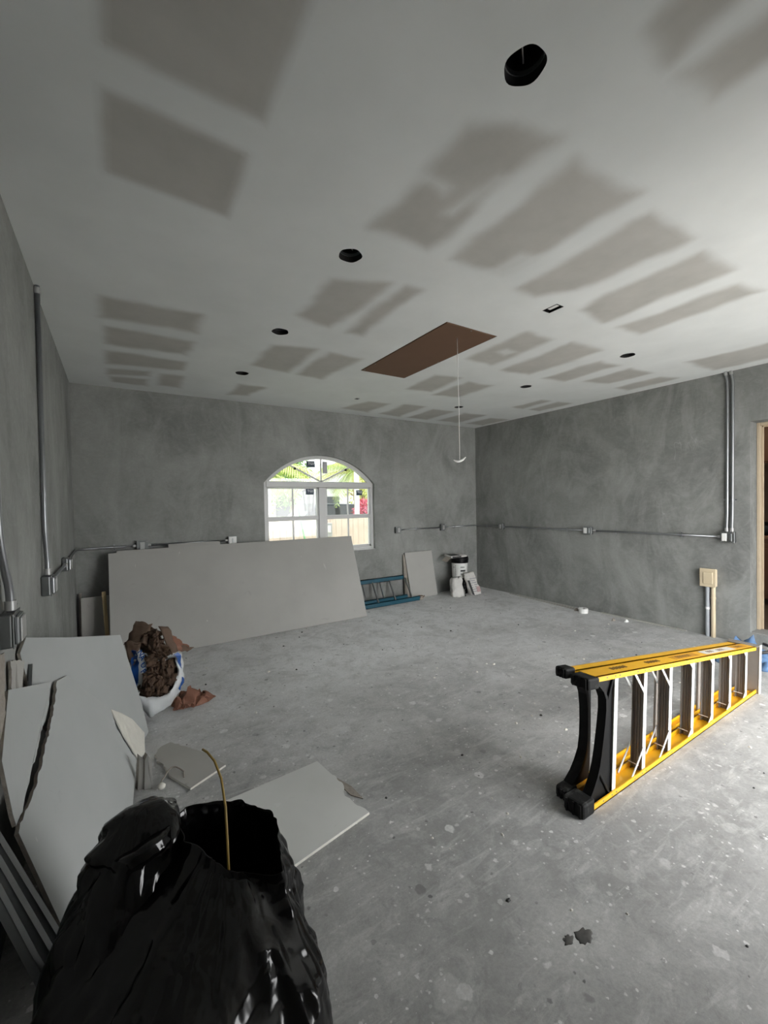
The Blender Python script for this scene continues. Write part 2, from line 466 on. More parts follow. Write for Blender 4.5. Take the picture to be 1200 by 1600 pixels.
# front wall with the wide garage opening
g = G()
g.box(XL, OPX0, YF - T, YF, 0, H + .3).box(OPX1, XR, YF - T, YF, 0, H + .3).box(OPX0, OPX1, YF - T, YF, OPZ, H + .3)
struct(g.build('wall_front', M_WALL))

# ceiling: fine grid, round and square holes cut in, bare board patches stored as a colour mask
LIGHTS = [(1.088, .852), (1.092, 1.985), (1.095, 3.125), (1.10, 4.288), (4.02, 2.045), (4.048, 3.205), (4.073, 4.36)]
LR = .062
HATCH = (2.085, 2.615, 2.345, 3.63)
EBOX = (2.545, 2.62, 1.755, 1.868)
SBOX = (2.575, 2.627, 4.60, 4.66)
PATCH = {
'P1': [(0.0, .72), (0.47, .72), (0.47, 1.45), (-0.00, 1.45)], 'P2': [(0.0, 1.60), (0.46, 1.61), (0.47, 2.01), (0.0, 1.99)],
'a': [(1.07, 1.73), (1.09, 1.10), (1.22, 1.0), (1.40, .96), (1.42, 1.74)], 'b': [(1.57, 1.74), (1.55, .98), (1.95, .94), (1.97, 1.71)],
'c': [(2.14, 1.75), (2.12, .97), (2.54, .95), (2.50, 1.58), (2.33, 1.76)], 'd': [(2.77, 1.73), (2.72, 1.60), (2.70, .98), (3.08, .97), (3.12, 1.76)],
'e': [(3.30, 1.74), (3.29, 1.0), (3.55, .97), (3.61, 1.74)], 'f': [(1.20, .2), (1.43, .2), (1.45, .60), (1.30, .60)], 'g': [(1.53, .2), (1.75, .2), (1.72, .60), (1.53, .60)],
'h': [(2.78, 2.85), (2.76, 2.17), (3.09, 2.15), (3.13, 2.89)], 'i': [(3.33, 2.91), (3.26, 2.12), (3.69, 2.10), (3.71, 2.90)],
'j': [(3.94, 2.89), (3.94, 2.25), (4.24, 2.25), (4.26, 2.85)], 'k': [(4.44, 2.75), (4.44, 2.23), (4.83, 2.2), (4.80, 2.65)], 'l': [(5.06, 2.70), (5.02, 2.21), (5.28, 2.15), (5.31, 2.70)],
'm': [(4.72, 1.85), (4.80, 1.2), (5.33, 1.2), (5.28, 1.81)], 'n': [(4.76, 3.99), (4.76, 3.52), (4.93, 3.50), (4.97, 3.99)], 'o': [(5.10, 3.99), (5.05, 3.48), (5.30, 3.45), (5.34, 3.99)],
'q': [(1.10, 2.80), (1.10, 2.24), (1.44, 2.10), (1.39, 2.88)], 'r': [(1.53, 2.90), (1.53, 2.09), (1.64, 2.09), (1.67, 2.87)], 's': [(1.12, 4.0), (1.14, 3.42), (1.49, 3.31), (1.49, 4.05)],
't': [(1.58, 4.06), (1.60, 3.32), (1.94, 3.34), (1.86, 4.09)], 'u': [(1.15, 5.18), (1.17, 4.69), (1.45, 4.67), (1.38, 5.12)],
'v': [(-.05, 3.15), (.55, 3.11), (.55, 3.46), (-.05, 3.50)], 'w': [(-.03, 3.66), (.57, 3.66), (.57, 4.03), (-.03, 4.04)], 'x': [(-.04, 4.22), (.58, 4.20), (.58, 4.47), (-.03, 4.60)],
'y': [(-.03, 4.74), (.32, 4.66), (.32, 4.83), (-.03, 4.95)], 'z1': [(.0, 5.03), (.32, 4.95), (.32, 5.22), (.0, 5.24)], 'z2': [(.42, 4.70), (.62, 4.67), (.64, 5.14), (.42, 5.15)],
'A1': [(2.88, 3.96), (2.82, 3.37), (3.15, 3.33), (3.22, 3.92)], 'A2': [(3.33, 4.01), (3.31, 3.38), (3.67, 3.36), (3.69, 3.95)], 'A3': [(2.66, 5.18), (2.80, 4.68), (3.11, 4.66), (3.11, 5.24)],
'A4': [(3.32, 5.24), (3.31, 4.60), (3.64, 4.55), (3.70, 5.28)], 'A5': [(3.84, 5.26), (3.84, 4.64), (4.22, 4.60), (4.23, 5.27)], 'A6': [(4.44, 5.24), (4.42, 4.61), (4.84, 4.57), (4.84, 5.25)], 'A7': [(5.05, 5.20), (5.05, 4.68), (5.40, 4.65), (5.42, 5.20)]}
MUDDED = [[(1.07, 1.37), (1.12, 1.32), (1.24, 1.33), (1.23, 1.39)], [(1.34, 1.18), (1.38, 1.18), (1.35, 1.47), (1.30, 1.48)], [(1.83, 1.72), (1.86, 1.50), (1.99, 1.46), (1.97, 1.7)], [(2.87, 2.60), (2.90, 2.48), (3.05, 2.50), (3.02, 2.63)]]
def sdf_poly(px, py, poly):
    d = np.full(px.shape, 1e9); inside = np.zeros(px.shape, bool); n = len(poly)
    for i in range(n):
        ax, ay = poly[i]; bx, by = poly[(i + 1) % n]
        ex, ey = bx - ax, by - ay; wx, wy = px - ax, py - ay
        t = np.clip((wx * ex + wy * ey) / (ex * ex + ey * ey), 0, 1)
        d = np.minimum(d, (wx - ex * t) ** 2 + (wy - ey * t) ** 2)
        c = ((ay > py) != (by > py)) & (px < (bx - ax) * (py - ay) / (by - ay + 1e-12) + ax)
        inside ^= c
    d = np.sqrt(d)
    return np.where(inside, d, -d)
def build_ceiling():
    step = .02
    xs = list(np.linspace(XL, XR, int((XR - XL) / step) + 1)); ys = list(np.linspace(YF, YB, int((YB - YF) / step) + 1))
    def snap(a, v):
        i = int(np.argmin([abs(x - v) for x in a])); a[i] = v; return i
    for (x0, x1, y0, y1) in (HATCH, EBOX, SBOX):
        snap(xs, x0); snap(xs, x1); snap(ys, y0); snap(ys, y1)
    nx, ny = len(xs), len(ys)
    verts = [(x, y, H) for y in ys for x in xs]
    skip = np.zeros((ny - 1, nx - 1), bool); extra = []
    for (x0, x1, y0, y1) in (HATCH, EBOX, SBOX):
        i0, i1, j0, j1 = snap(xs, x0), snap(xs, x1), snap(ys, y0), snap(ys, y1)
        skip[j0:j1, i0:i1] = True
    for (lx, ly) in LIGHTS:
        ic = int(np.argmin([abs(x - lx) for x in xs])); jc = int(np.argmin([abs(y - ly) for y in ys])); k = 5
        skip[jc - k:jc + k, ic - k:ic + k] = True
        ring = [(ic - k + a, jc - k) for a in range(2 * k)] + [(ic + k, jc - k + a) for a in range(2 * k)] + [(ic + k - a, jc + k) for a in range(2 * k)] + [(ic - k, jc + k - a) for a in range(2 * k)]
        base = len(verts)
        for (i, j) in ring:
            q = math.atan2(ys[j] - ly, xs[i] - lx); rr = LR * (1 + .03 * math.sin(5 * q + lx * 9 + ly * 3)); verts.append((lx + rr * math.cos(q), ly + rr * math.sin(q), H))
        n = len(ring)
        for a in range(n):
            b = (a + 1) % n
            extra.append((ring[a][1] * nx + ring[a][0], base + a, base + b, ring[b][1] * nx + ring[b][0]))
    faces = []
    for j in range(ny - 1):
        for i in range(nx - 1):
            if not skip[j, i]: faces.append((j * nx + i, (j + 1) * nx + i, (j + 1) * nx + i + 1, j * nx + i + 1))
    g = G(); g.v = verts; g.f = faces + extra
    o = g.build('ceiling', M_CEIL)
    me = o.data
    co = np.array(verts); px, py = co[:, 0].copy(), co[:, 1].copy()
    wob = np.array([noise.noise((x * 3.1, y * 3.1, 0)) * .035 + noise.noise((x * 9, y * 9, 4)) * .015 for x, y, _ in verts])
    bare = np.zeros(len(verts))
    for k, p in PATCH.items():
        s = sdf_poly(px, py, p) + wob * (.25 if k in ('P1', 'P2') else 1)
        w = .06 if k in ('P1', 'P2') else .10
        bare = np.maximum(bare, np.clip((s + w * .5) / w, 0, 1))
    for p in MUDDED:
        s = sdf_poly(px, py, p) + wob * .4
        bare *= 1 - .6 * np.clip((s + .04) / .07, 0, 1)
    bare = bare * bare * (3 - 2 * bare)
    at = me.attributes.new('bare', 'FLOAT', 'POINT'); at.data.foreach_set('value', bare.astype(np.float32))
    return struct(o)
ceil = build_ceiling()
g = G(); g.box(XL - T, XR + T, YF - T, YB + T, H + .3, H + .42)
struct(g.build('roof_deck', M_ROOF))
g = G()
g.box(XL - 3, 14, -14, YF - T, -.16, -.02)
struct(g.build('driveway', M_CONCRETE_OUT))
g = G(); g.box(-8, 26, YB + T, 34, -.3, -.1)
struct(g.build('yard_ground', M_GRASS))

# ================================================================== CEILING FITTINGS
names = ['nearest round black light hole in the left row of the ceiling', 'second round black light hole in the left row, left of the brown hatch', 'third round black light hole in the left row of the ceiling', 'farthest small light hole in the left row near the back wall', 'black light hole in the right row above the double conduit wall', 'middle light hole of the right row in the ceiling', 'farthest light hole of the right row behind the hatch cord']
for (x, y), lab in zip(LIGHTS, names):
    t = thing('recessed_light_can', lab, 'light', (x, y, H), group='open light holes in the ceiling')
    g = G(); g.lathe([(LR + .006, .001), (LR + .008, .015), (LR + .008, .14), (LR * .5, .17), (.001, .17)], n=24)
    g.lathe([(LR * .98, .004), (LR * .98, .14), (.001, .15)], n=24)
    g.build('can_housing', M_BLACKHOLE, t, smooth='auto')
    g = G(); g.lathe([(LR * .93, .03), (LR * .99, .03), (LR * .99, .045), (LR * .93, .045), (LR * .93, .03)], n=24)
    g.build('clip_ring', M_BOX, t, smooth='auto')
    g = G(); g.beam((-LR * .6, -.02, .05), (LR * .5, .03, .055), .004, .006)
    g.build('spring_wire', M_STEEL, t)
t = thing('ceiling_outlet_box', 'small open rectangular steel box in the ceiling beside the brown hatch', 'outlet box', ((EBOX[0] + EBOX[1]) / 2, (EBOX[2] + EBOX[3]) / 2, H))
a, b = (EBOX[1] - EBOX[0]) / 2, (EBOX[3] - EBOX[2]) / 2
g = G()
for (x0, x1, y0, y1) in ((-a, -a + .006, -b, b), (a - .006, a, -b, b), (-a, a, -b, -b + .006), (-a, a, b - .006, b)): g.box(x0, x1, y0, y1, -.002, .05)
g.build('box_rim', M_BLACKPL, t)
g = G(); g.box(-a, a, -b, b, .05, .055); g.build('box_back', M_BOX, t)
g = G(); g.box(-a + .016, a - .016, -b + .018, b - .018, .008, .02); g.build('cover_plate', M_WHITE, t, bevel=.003)
t = thing('ceiling_outlet_box', 'tiny open box in the ceiling just before the back wall', 'outlet box', ((SBOX[0] + SBOX[1]) / 2, (SBOX[2] + SBOX[3]) / 2, H))
g = G()
for (x0, x1, y0, y1) in ((-.026, -.02, -.03, .03), (.02, .026, -.03, .03), (-.026, .026, -.03, -.024), (-.026, .026, .024, .03)): g.box(x0, x1, y0, y1, -.001, .04)
g.build('box_rim', M_BOX, t)
g = G(); g.box(-.026, .026, -.03, .03, .04, .045); g.build('box_back', M_COVER, t)

# attic hatch
t = thing('attic_hatch', 'brown hardboard attic hatch in the ceiling with hanging white pull cord', 'hatch', ((HATCH[0] + HATCH[1]) / 2, (HATCH[2] + HATCH[3]) / 2, H))
a, b = (HATCH[1] - HATCH[0]) / 2, (HATCH[3] - HATCH[2]) / 2
g = G(); g.box(-a + .007, a - .007, -b + .007, b - .007, -.004, .008); g.build('hatch_panel', M_HATCH, t, bevel=.002)
g = G()
for (x0, x1, y0, y1) in ((-a - .01, -a + .006, -b, b), (a - .006, a + .01, -b, b), (-a, a, -b - .01, -b + .006), (-a, a, b - .006, b + .01)): g.box(x0, x1, y0, y1, .004, .1)
g.build('hatch_frame', M_BLACKPL, t)
g = G()
for (x, y) in ((a - .03, -b + .04), (-a + .02, b - .05), (-a + .02, b - .25), (a - .02, b * .1), (a - .02, b * .35), (0, -b + .02), (0, b - .02)): g.lathe([(.006, -.004), (.005, -.008), (.001, -.009)], (x, y, 0), 8)
g.build('screw_heads', M_BOX, t)
cx, cy = 2.352 - (HATCH[0] + HATCH[1]) / 2, 2.524 - (HATCH[2] + HATCH[3]) / 2
g = G(); g.tube([(cx, cy, -.004), (cx + .001, cy, -.3), (cx + .006, cy, -.55), (cx + .007, cy, -.98)], .0026, 6)
g.build('pull_cord', M_CORD, t, smooth=True)
g = G(); pts = []
for i in range(9):
    q = -1 + 2 * i / 8
    pts.append((cx + .007 + .048 * q, cy - .02 * q, -.995 + .022 * q * q + .012 * q))
g.tube(pts, [.003, .006, .008, .009, .009, .009, .008, .006, .003], 8)
g.build('pull_handle', M_WHITE, t, smooth=True)

# ================================================================== WINDOW
FY0, FY1 = YB + .05, YB + .11
win = bpy.data.objects.new('window_1', None); COL.objects.link(win); struct(win)
win.location = (WC, FY0, WZ0)
def loc(g):  # world built geometry moved under the window empty
    g.v = [(x - WC, y - FY0, z - WZ0) for x, y, z in g.v]; return g
FW = .045
outer, inner = arch(28), arch(28, FW)
outline_o = [(WX0, WZ0), ] + outer + [(WX1, WZ0)]
outline_i = [(WX0 + FW, WZ0 + FW)] + inner + [(WX1 - FW, WZ0 + FW)]
g = G(); n = len(outline_o)
def ringmesh(g, oo, ii, y0, y1):
    n = len(oo); P = [(a, y0, b) for a, b in oo] + [(a, y0, b) for a, b in ii] + [(a, y1, b) for a, b in oo] + [(a, y1, b) for a, b in ii]
    F = []
    for i in range(n):
        j = (i + 1) % n
        F += [(i, j, n + j, n + i), (2 * n + i, 3 * n + i, 3 * n + j, 2 * n + j), (n + i, n + j, 3 * n + j, 3 * n + i), (i, 2 * n + i, 2 * n + j, j)]
    g.add(P, F)
ringmesh(g, outline_o, outline_i, FY0, FY1)
loc(g).build('window_frame', M_VINYL, win, fix=True)
TZ0, TZ1 = 1.775, 1.855
g = G(); g.box(WX0 + FW - .005, WX1 - FW + .005, FY0 - .012, FY1, TZ0, TZ1); loc(g).build('transom_bar', M_VINYL, win, bevel=.006)
g = G(); g.box(WC - .055, WC + .055, FY0 - .012, FY1, WZ0 + FW - .005, TZ0); loc(g).build('centre_mullion', M_VINYL, win, bevel=.006)
MRZ = 1.345
panes = []
for sx0, sx1 in ((WX0 + FW, WC - .055), (WC + .055, WX1 - FW)):
    g = G(); g.box(sx0, sx1, FY0 + .004, FY1 - .01, MRZ - .03, MRZ + .03); loc(g).build('meeting_rail', M_VINYL, win, bevel=.005)
    g = G()
    for x0, x1, z0, z1 in ((sx0, sx0 + .028, WZ0 + FW, TZ0), (sx1 - .028, sx1, WZ0 + FW, TZ0), (sx0, sx1, WZ0 + FW, WZ0 + FW + .035), (sx0, sx1, TZ0 - .02, TZ0)): g.box(x0, x1, FY0 + .01, FY1 - .012, z0, z1)
    loc(g).build('sash_frame', M_VINYL, win, bevel=.004)
    m = (sx0 + sx1) / 2
    for z0, z1 in ((WZ0 + FW + .035, MRZ - .03), (MRZ + .03, TZ0 - .02)):
        g = G(); g.box(m - .011, m + .011, FY0 + .025, FY1 - .02, z0, z1); loc(g).build('muntin', M_VINYL, win)
        for x0, x1 in ((sx0 + .028, m - .011), (m + .011, sx1 - .028)):
            g = G(); g.box(x0 - .003, x1 + .003, FY0 + .034, FY0 + .037, z0 - .003, z1 + .003); panes.append(loc(g).build('pane', M_GLASS, win))
# fanlight muntins
ai = arch(28, FW + .004)
def archpt(q):
    R_ = RAD - FW; a = q; return (WC + R_ * math.sin(a), CZ + R_ * math.cos(a))
amax = math.asin((HW - FW) / (RAD - FW)); QD = amax * .52
for q in (-QD, 0, QD):
    x, z = archpt(q)
    g = G(); g.beam((WC, FY0 + .03, TZ1), (x, FY0 + .03, z), .02, .02); loc(g).build('muntin', M_VINYL, win)
    if q:
        g = G(); g.lathe([(.016, -.008), (.016, .01), (.001, .012)], (WC + (x - WC) * .86, FY0 + .014, TZ1 + (z - TZ1) * .86 - .012), 10, ((1, 0, 0), (0, 0, 1), (0, -1, 0)))
        loc(g).build('latch', M_BLACKPL, win)
qs = [-amax, -QD, 0, QD, amax]
for k in range(4):
    pts = [(WC, TZ1)] + [archpt(qs[k] + (qs[k + 1] - qs[k]) * i / 8) for i in range(9)]
    if k == 0: pts = [(WC, TZ1), (WX0 + FW, TZ1)] + pts[1:]
    if k == 3: pts = pts + [(WX1 - FW, TZ1)]
    g = G(); g.slab([(a, FY0 + .034, b) for a, b in pts], (0, .003, 0)); loc(g).build('pane', M_GLASS, win, fix=True)
# stickers on the glass
for (x, z, w, h, body) in ((2.345, 2.105, .125, .085, 'TGS'), (2.325, 1.715, .12, .082, 'TGS'), (3.125, 1.70, .105, .08, 'TGS')):
    g = G(); g.box(x - w / 2, x + w / 2, FY0 + .030, FY0 + .0335, z - h / 2, z + h / 2); s = loc(g).build('sticker', M_NAVY, win)
    text_mesh('sticker_lettering', body, .05, M_PRINT, s, (x + .005 - WC, .0295, z - WZ0 + .008), (1, 0, 0), (0, 0, 1), .0005)
g = G(); g.box(2.525, 2.60, FY0 + .030, FY0 + .0335, 1.98, 2.15); loc(g).build('paper_tag', pm('grey_tag_paper', (.42, .42, .44), .8, .1, 20), win)
# plastered sill
g = G(); g.box(WX0, WX1, YB + .002, FY0, WZ0 - .001, WZ0 + .006); loc(g).build('window_sill', M_VINYL, win, bevel=.003)

# ================================================================== DOORWAY in the right wall
door = bpy.data.objects.new('door_1', None); COL.objects.link(door); struct(door); door.location = (XR, DY1, DZ0)
def dl(g): g.v = [(x - XR, y - DY1, z - DZ0) for x, y, z in g.v]; return g
JX0, JX1 = XR + .185, XR + .305
g = G(); g.box(JX0, JX1, DY1 - .030, DY1, DZ0, DZ1); dl(g).build('door_jamb', M_TAN, door, bevel=.004)
g = G(); g.box(JX0, JX1, DY0, DY0 + .030, DZ0, DZ1); dl(g).build('door_jamb', M_TAN, door, bevel=.004)
g = G(); g.box(JX0, JX1, DY0 + .030, DY1 - .030, DZ1 - .030, DZ1); dl(g).build('door_head', M_TAN, door, bevel=.004)
g = G(); g.box(JX0 + .05, JX0 + .062, DY1 - .045, DY1 - .03, DZ0, DZ1 - .03).box(JX0 + .05, JX0 + .062, DY0 + .03, DY0 + .045, DZ0, DZ1 - .03).box(JX0 + .05, JX0 + .062, DY0 + .03, DY1 - .03, DZ1 - .045, DZ1 - .03)
dl(g).build('door_stop', M_TAN, door, bevel=.003)
g = G(); g.box(XR + .02, XR + .24, DY0, DY1, DZ0 - .01, DZ0 + .012); dl(g).build('threshold', pm('grey_threshold', (.28, .28, .27), .7, .1, 9), door)
# room beyond
g = G()
hx0, hx1, hy0, hy1, hz1 = XR + T, XR + 3.2, -.8, 3.2, 2.6
g.box(hx1, hx1 + .1, hy0, hy1, 0, hz1).box(hx0, hx1, hy1, hy1 + .1, 0, hz1).box(hx0, hx1, hy0 - .1, hy0, 0, hz1).box(hx0, hx1 + .1, hy0 - .1, hy1 + .1, hz1, hz1 + .1)
struct(g.build('wall_room_beyond', M_BROWNWALL))
g = G(); g.box(hx0, hx1, hy0, hy1, 0, DZ0 - .005); struct(g.build('floor_room_beyond', pm('dark_tile', (.12, .09, .07), .5, .1, 3)))
lt = thing('added_fill_lamp', 'added unseen warm lamp that brightens the room beyond the doorway', 'light', (6.5, 2.5, hz1))  # added lamp, out of view, lifts the dark room beyond
g = G(); g.lathe([(.001, -.01), (.17, -.01), (.18, 0), (.001, .0)], (0, 0, 0), 24); g.build('base', M_WHITE, lt, smooth='auto')
m_, nt_, b_ = nodes('added_warm_glow'); b_.inputs['Base Color'].default_value = (.9, .85, .7, 1); b_.inputs['Emission Color'].default_value = (1, .72, .45, 1); b_.inputs['Emission Strength'].default_value = 3.0
g = G(); g.lathe([(.16, -.01), (.15, -.05), (.10, -.08), (.001, -.09)], (0, 0, 0), 24); g.build('fill_glow_dome', m_, lt, smooth=True)
cb = thing('wooden_cabinet', 'dark red wooden base cabinet seen through the doorway', 'cabinet', (7.1, 1.75, DZ0))
g = G(); g.box(0, .55, -.45, .75, .08, .86); g.build('body', M_WOODDARK, cb, bevel=.004)
g = G(); g.box(-.03, .58, -.48, .78, .86, .9); g.build('counter_top', pm('brown_counter', (.16, .085, .05), .4, .2, 6), cb, bevel=.006)
for k in range(3):
    y = -.43 + k * .395
    g = G(); g.box(-.022, 0, y, y + .36, .14, .80); g.box(-.03, -.022, y + .05, y + .31, .2, .74); d = g.build('door', M_WOODDARK, cb, bevel=.006)
    g = G(); g.lathe([(.012, 0), (.014, .015), (.001, .02)], (-.024, y + .325, .5), 10, ((0, 1, 0), (0, 0, 1), (-1, 0, 0))); g.build('knob', M_BOX, d)
pt = tag(G().lathe([(.001, 0), (.10, 0), (.135, .06), (.13, .13), (.10, .16), (.11, .17), (.001, .172)], (0, 0, 0), 20).build('cooking_pot', M_BLACKPL, None, smooth='auto'), 'dark round pot on the cabinet counter beyond the doorway', 'pot')
pt.location = (7.3, 1.97, DZ0 + .9)
uc = thing('wall_cabinet', 'dark brown wall cabinet hanging high beyond the doorway', 'cabinet', (7.4, 1.75, 1.98))
g = G(); g.box(0, .3, -.45, .75, 0, .5); g.build('body', M_WOODDARK, uc, bevel=.004)
for k in range(3):
    y = -.43 + k * .395
    g = G(); g.box(-.02, 0, y, y + .36, .02, .48); g.build('door', M_WOODDARK, uc, bevel=.006)

# ================================================================== CONDUIT AND BOXES
def junction_box(wall, a, z, label, w=.10, h=.105, d=.05, style='single', cover=M_COVER, hubs=()):
    O, X, Y, Z = frame_on(wall, a, z)
    t = thing('junction_box', label, 'electrical box', O, group='surface steel boxes on the conduit run')
    P = lambda x, y, zz: X * x + Y * y + Z * zz
    g = G(); g.obox(P(-w / 2, .001, -h / 2), X * w, Y * d, Z * h); g.build('body', M_BOX, t, bevel=.008, seg=2)
    g = G(); g.obox(P(-w / 2 - .002, d, -h / 2 - .002), X * (w + .004), Y * .004, Z * (h + .004)); c = g.build('cover_plate', M_BOX, t, bevel=.002)
    g = G()
    if style == 'single':
        g.obox(P(-w * .22, d + .004, -h * .36), X * w * .44, Y * .007, Z * h * .72); g.build('device_face', cover, c, bevel=.003)
    elif style == 'double':
        g.obox(P(-w * .38, d + .004, -h * .36), X * w * .36, Y * .01, Z * h * .72); g.build('device_face', cover, c, bevel=.003)
        g = G(); g.obox(P(w * .14, d + .004, -h * .36), X * w * .2, Y * .01, Z * h * .72); g.build('device_face', M_BOX, c, bevel=.003)
    elif style == 'raised':
        g.obox(P(-w * .42, d + .004, -h * .42), X * w * .84, Y * .014, Z * h * .84); g.build('raised_ring', M_STEEL, c, bevel=.006, seg=2)
        g = G(); g.obox(P(-w * .34, d + .018, -h * .36), X * w * .68, Y * .006, Z * h * .72); g.build('device_face', cover, c, bevel=.003)
    elif style == 'open':
        g.obox(P(-w * .45, d + .004, -h * .45), X * w * .9, Y * .008, Z * h * .9); g.build('device_face', M_WHITE, c, bevel=.004)
        g = G(); g.obox(P(-w * .12, d + .012, -h * .3), X * w * .24, Y * .003, Z * h * .55); g.build('slot', M_BOX, c, bevel=.004)
    g = G()
    for sx, sz in ((-1, 1), (1, -1), (1, 1), (-1, -1)): g.lathe([(.0045, 0), (.004, .002), (.001, .003)], P(sx * w * .43, d + .004, sz * h * .43), 8, (X, Z, Y))
    g.build('screws', M_COVER, c)
    return t
BZ = 1.105
D_ = 'junction_box'
junction_box('back', .245, BZ, 'steel box on the back wall above the left end of the big drywall sheet', .11, .11, .05, 'single')
junction_box('back', 1.224, BZ, 'steel box with white cover on the back wall left of the arched window', .10, .10, .05, 'open')
junction_box('back', 3.748, BZ, 'small steel box ending the conduit just right of the arched window', .10, .10, .05, 'single')
junction_box('back', 4.672, BZ, 'small steel box on the back wall above the bucket and white bags', .09, .105, .05, 'single')
junction_box('right', 4.865, BZ, 'small steel box on the right wall nearest the back corner', .11, .10, .05, 'single')
junction_box('right', 3.322, BZ, 'middle steel box on the right wall with pale face plate', .12, .105, .055, 'double', M_WHITE)
junction_box('right', 1.757, BZ, 'steel box on the right wall under the twin vertical conduits', .12, .115, .06, 'double', M_WHITE)
LZ = 1.09
junction_box('left', 4.20, LZ, 'steel box on the left wall nearest the back corner', .10, .105, .042, 'raised')
junction_box('left', 3.115, LZ, 'steel box at the foot of the full vertical conduit on left wall', .11, .115, .045, 'raised')
junction_box('left', 2.085, LZ - .005, 'nearest steel box on the left wall, above the broken drywall', .13, .125, .042, 'raised')

CR = .0115
def conduit(label, path, r=CR, straps=(), couplings=(), group='conduit runs'):
    """path in world coordinates, bends rounded"""
    P = [V(p) for p in path]; out = [P[0]]
    for i in range(1, len(P) - 1):
        a, b, c = P[i - 1], P[i], P[i + 1]; rad = min(.09, (b - a).length * .45, (c - b).length * .45)
        d0, d1 = (a - b).normalized(), (c - b).normalized()
        for k in range(6):
            q = k / 5; p0 = b + d0 * rad * (1 - q); p1 = b + d1 * rad * q; out.append(p0 * (1 - q) + p1 * q)
    out.append(P[-1])
    base = P[0].copy()
    t = thing('conduit', label, 'conduit', base, group=group)
    g = G(); g.tube([p - base for p in out], r, 12); g.build('pipe', M_STEEL, t, smooth=True)
    for p, d in couplings:
        p, d = V(p), V(d).normalized()
        g = G(); g.tube([p - base - d * .018, p - base + d * .018], r * 1.32, 12); g.build('connector', M_COVER, t, smooth='auto')
        s = d.orthogonal().normalized(); g = G(); g.tube([p - base + s * r * 1.2, p - base + s * (r * 1.2 + .009)], .0035, 6); g.build('set_screw', M_COVER, t)
    for p, along, out_n in straps:
        p, al, n = V(p), V(along).normalized(), V(out_n).normalized(); s = al.cross(n)
        g = G()
        pts = [s * math.cos(q) * (r + .002) + n * math.sin(q) * (r + .002) for q in [PI * k / 8 for k in range(9)]]
        for k in range(8):
            m0, m1 = pts[k], pts[k + 1]
            g.add([p - base + m0 - al * .009, p - base + m1 - al * .009, p - base + m1 + al * .009, p - base + m0 + al * .009], [(0, 1, 2, 3)])
        g.obox(p - base - s * (r + .022) - al * .009 - n * r, s * .022, al * .018, n * .003)
        g.obox(p - base + s * (r) - al * .009 - n * r, s * .022, al * .018, n * .003)
        g.build('strap', M_STEEL, t)
        g = G(); g.lathe([(.005, 0), (.004, .003), (.001, .004)], p - base + s * (r + .013) - n * (r - .003), 8, (s, al, n)); g.build('strap_screw', M_BLACKPL, t)
    return t
o1 = .03     # knockout height off the wall
# left wall
conduit('tall steel conduit rising up the left wall to the ceiling', [(XL + .028, 3.115, LZ + .058), (XL + .028, 3.12, LZ + .13), (XL + .016, 3.16, LZ + .30), (XL + .016, 3.20, H)], .0135,
        straps=[((XL + .016, 3.167, 1.62), (0, 0, 1), (1, 0, 0))], couplings=[((XL + .028, 3.116, LZ + .078), (0, 0, 1)), ((XL + .014, 3.20, H - .03), (0, 0, 1))])
conduit('steel conduit above the nearest box on the left wall, cut by the frame edge', [(XL + .028, 2.085, LZ + .06), (XL + .028, 2.08, LZ + .14), (XL + .016, 2.0, LZ + .34), (XL + .016, 1.96, H)], .0135,
        couplings=[((XL + .028, 2.084, LZ + .082), (0, 0, 1))])
conduit('short sloping-looking conduit between the two far boxes on left wall', [(XL + .024, 3.172, LZ), (XL + .024, 4.15, LZ)], .0115, couplings=[((XL + .024, 3.19, LZ), (0, 1, 0)), ((XL + .024, 4.13, LZ), (0, 1, 0))])
conduit('conduit bending round the back left corner of the room', [(XL + .024, 4.252, LZ), (XL + .024, 4.4, LZ + .0), (XL + .016, 5.35, BZ), (XL + .14, YB - .03, BZ), (.19, YB - .025, BZ)], .0115,
        straps=[((-.02, YB - .026, BZ), (1, 0, 0), (0, -1, 0))], couplings=[((.175, YB - .025, BZ), (1, 0, 0))])
conduit('conduit along the back wall behind the big drywall sheets', [(.30, YB - .025, BZ), (1.174, YB - .025, BZ)], .0115, couplings=[((.315, YB - .025, BZ), (1, 0, 0)), ((1.16, YB - .025, BZ), (1, 0, 0))])
conduit('short conduit between the two boxes right of the window', [(3.80, YB - .02, BZ), (4.627, YB - .02, BZ)], .0105, straps=[((4.12, YB - .02, BZ), (1, 0, 0), (0, -1, 0))])
conduit('conduit turning the back right corner to the right wall', [(4.717, YB - .02, BZ), (XR - .03, YB - .02, BZ), (XR - .018, YB - .05, BZ), (XR - .02, 4.92, BZ)], .0105, straps=[((4.95, YB - .02, BZ), (1, 0, 0), (0, -1, 0)), ((XR - .02, 5.2, BZ), (0, 1, 0), (-1, 0, 0))])
conduit('conduit between the first and middle boxes on right wall', [(XR - .02, 4.81, BZ), (XR - .02, 3.382, BZ)], .0105, straps=[((XR - .02, 4.45, BZ), (0, 1, 0), (-1, 0, 0)), ((XR - .02, 3.65, BZ), (0, 1, 0), (-1, 0, 0))])
conduit('conduit between the middle box and the twin-conduit box on right wall', [(XR - .02, 3.262, BZ), (XR - .02, 1.817, BZ)], .0105, straps=[((XR - .02, 2.95, BZ), (0, 1, 0), (-1, 0, 0)), ((XR - .02, 2.2, BZ), (0, 1, 0), (-1, 0, 0))],
        couplings=[((XR - .02, 3.24, BZ), (0, 1, 0)), ((XR - .02, 1.835, BZ), (0, 1, 0))])
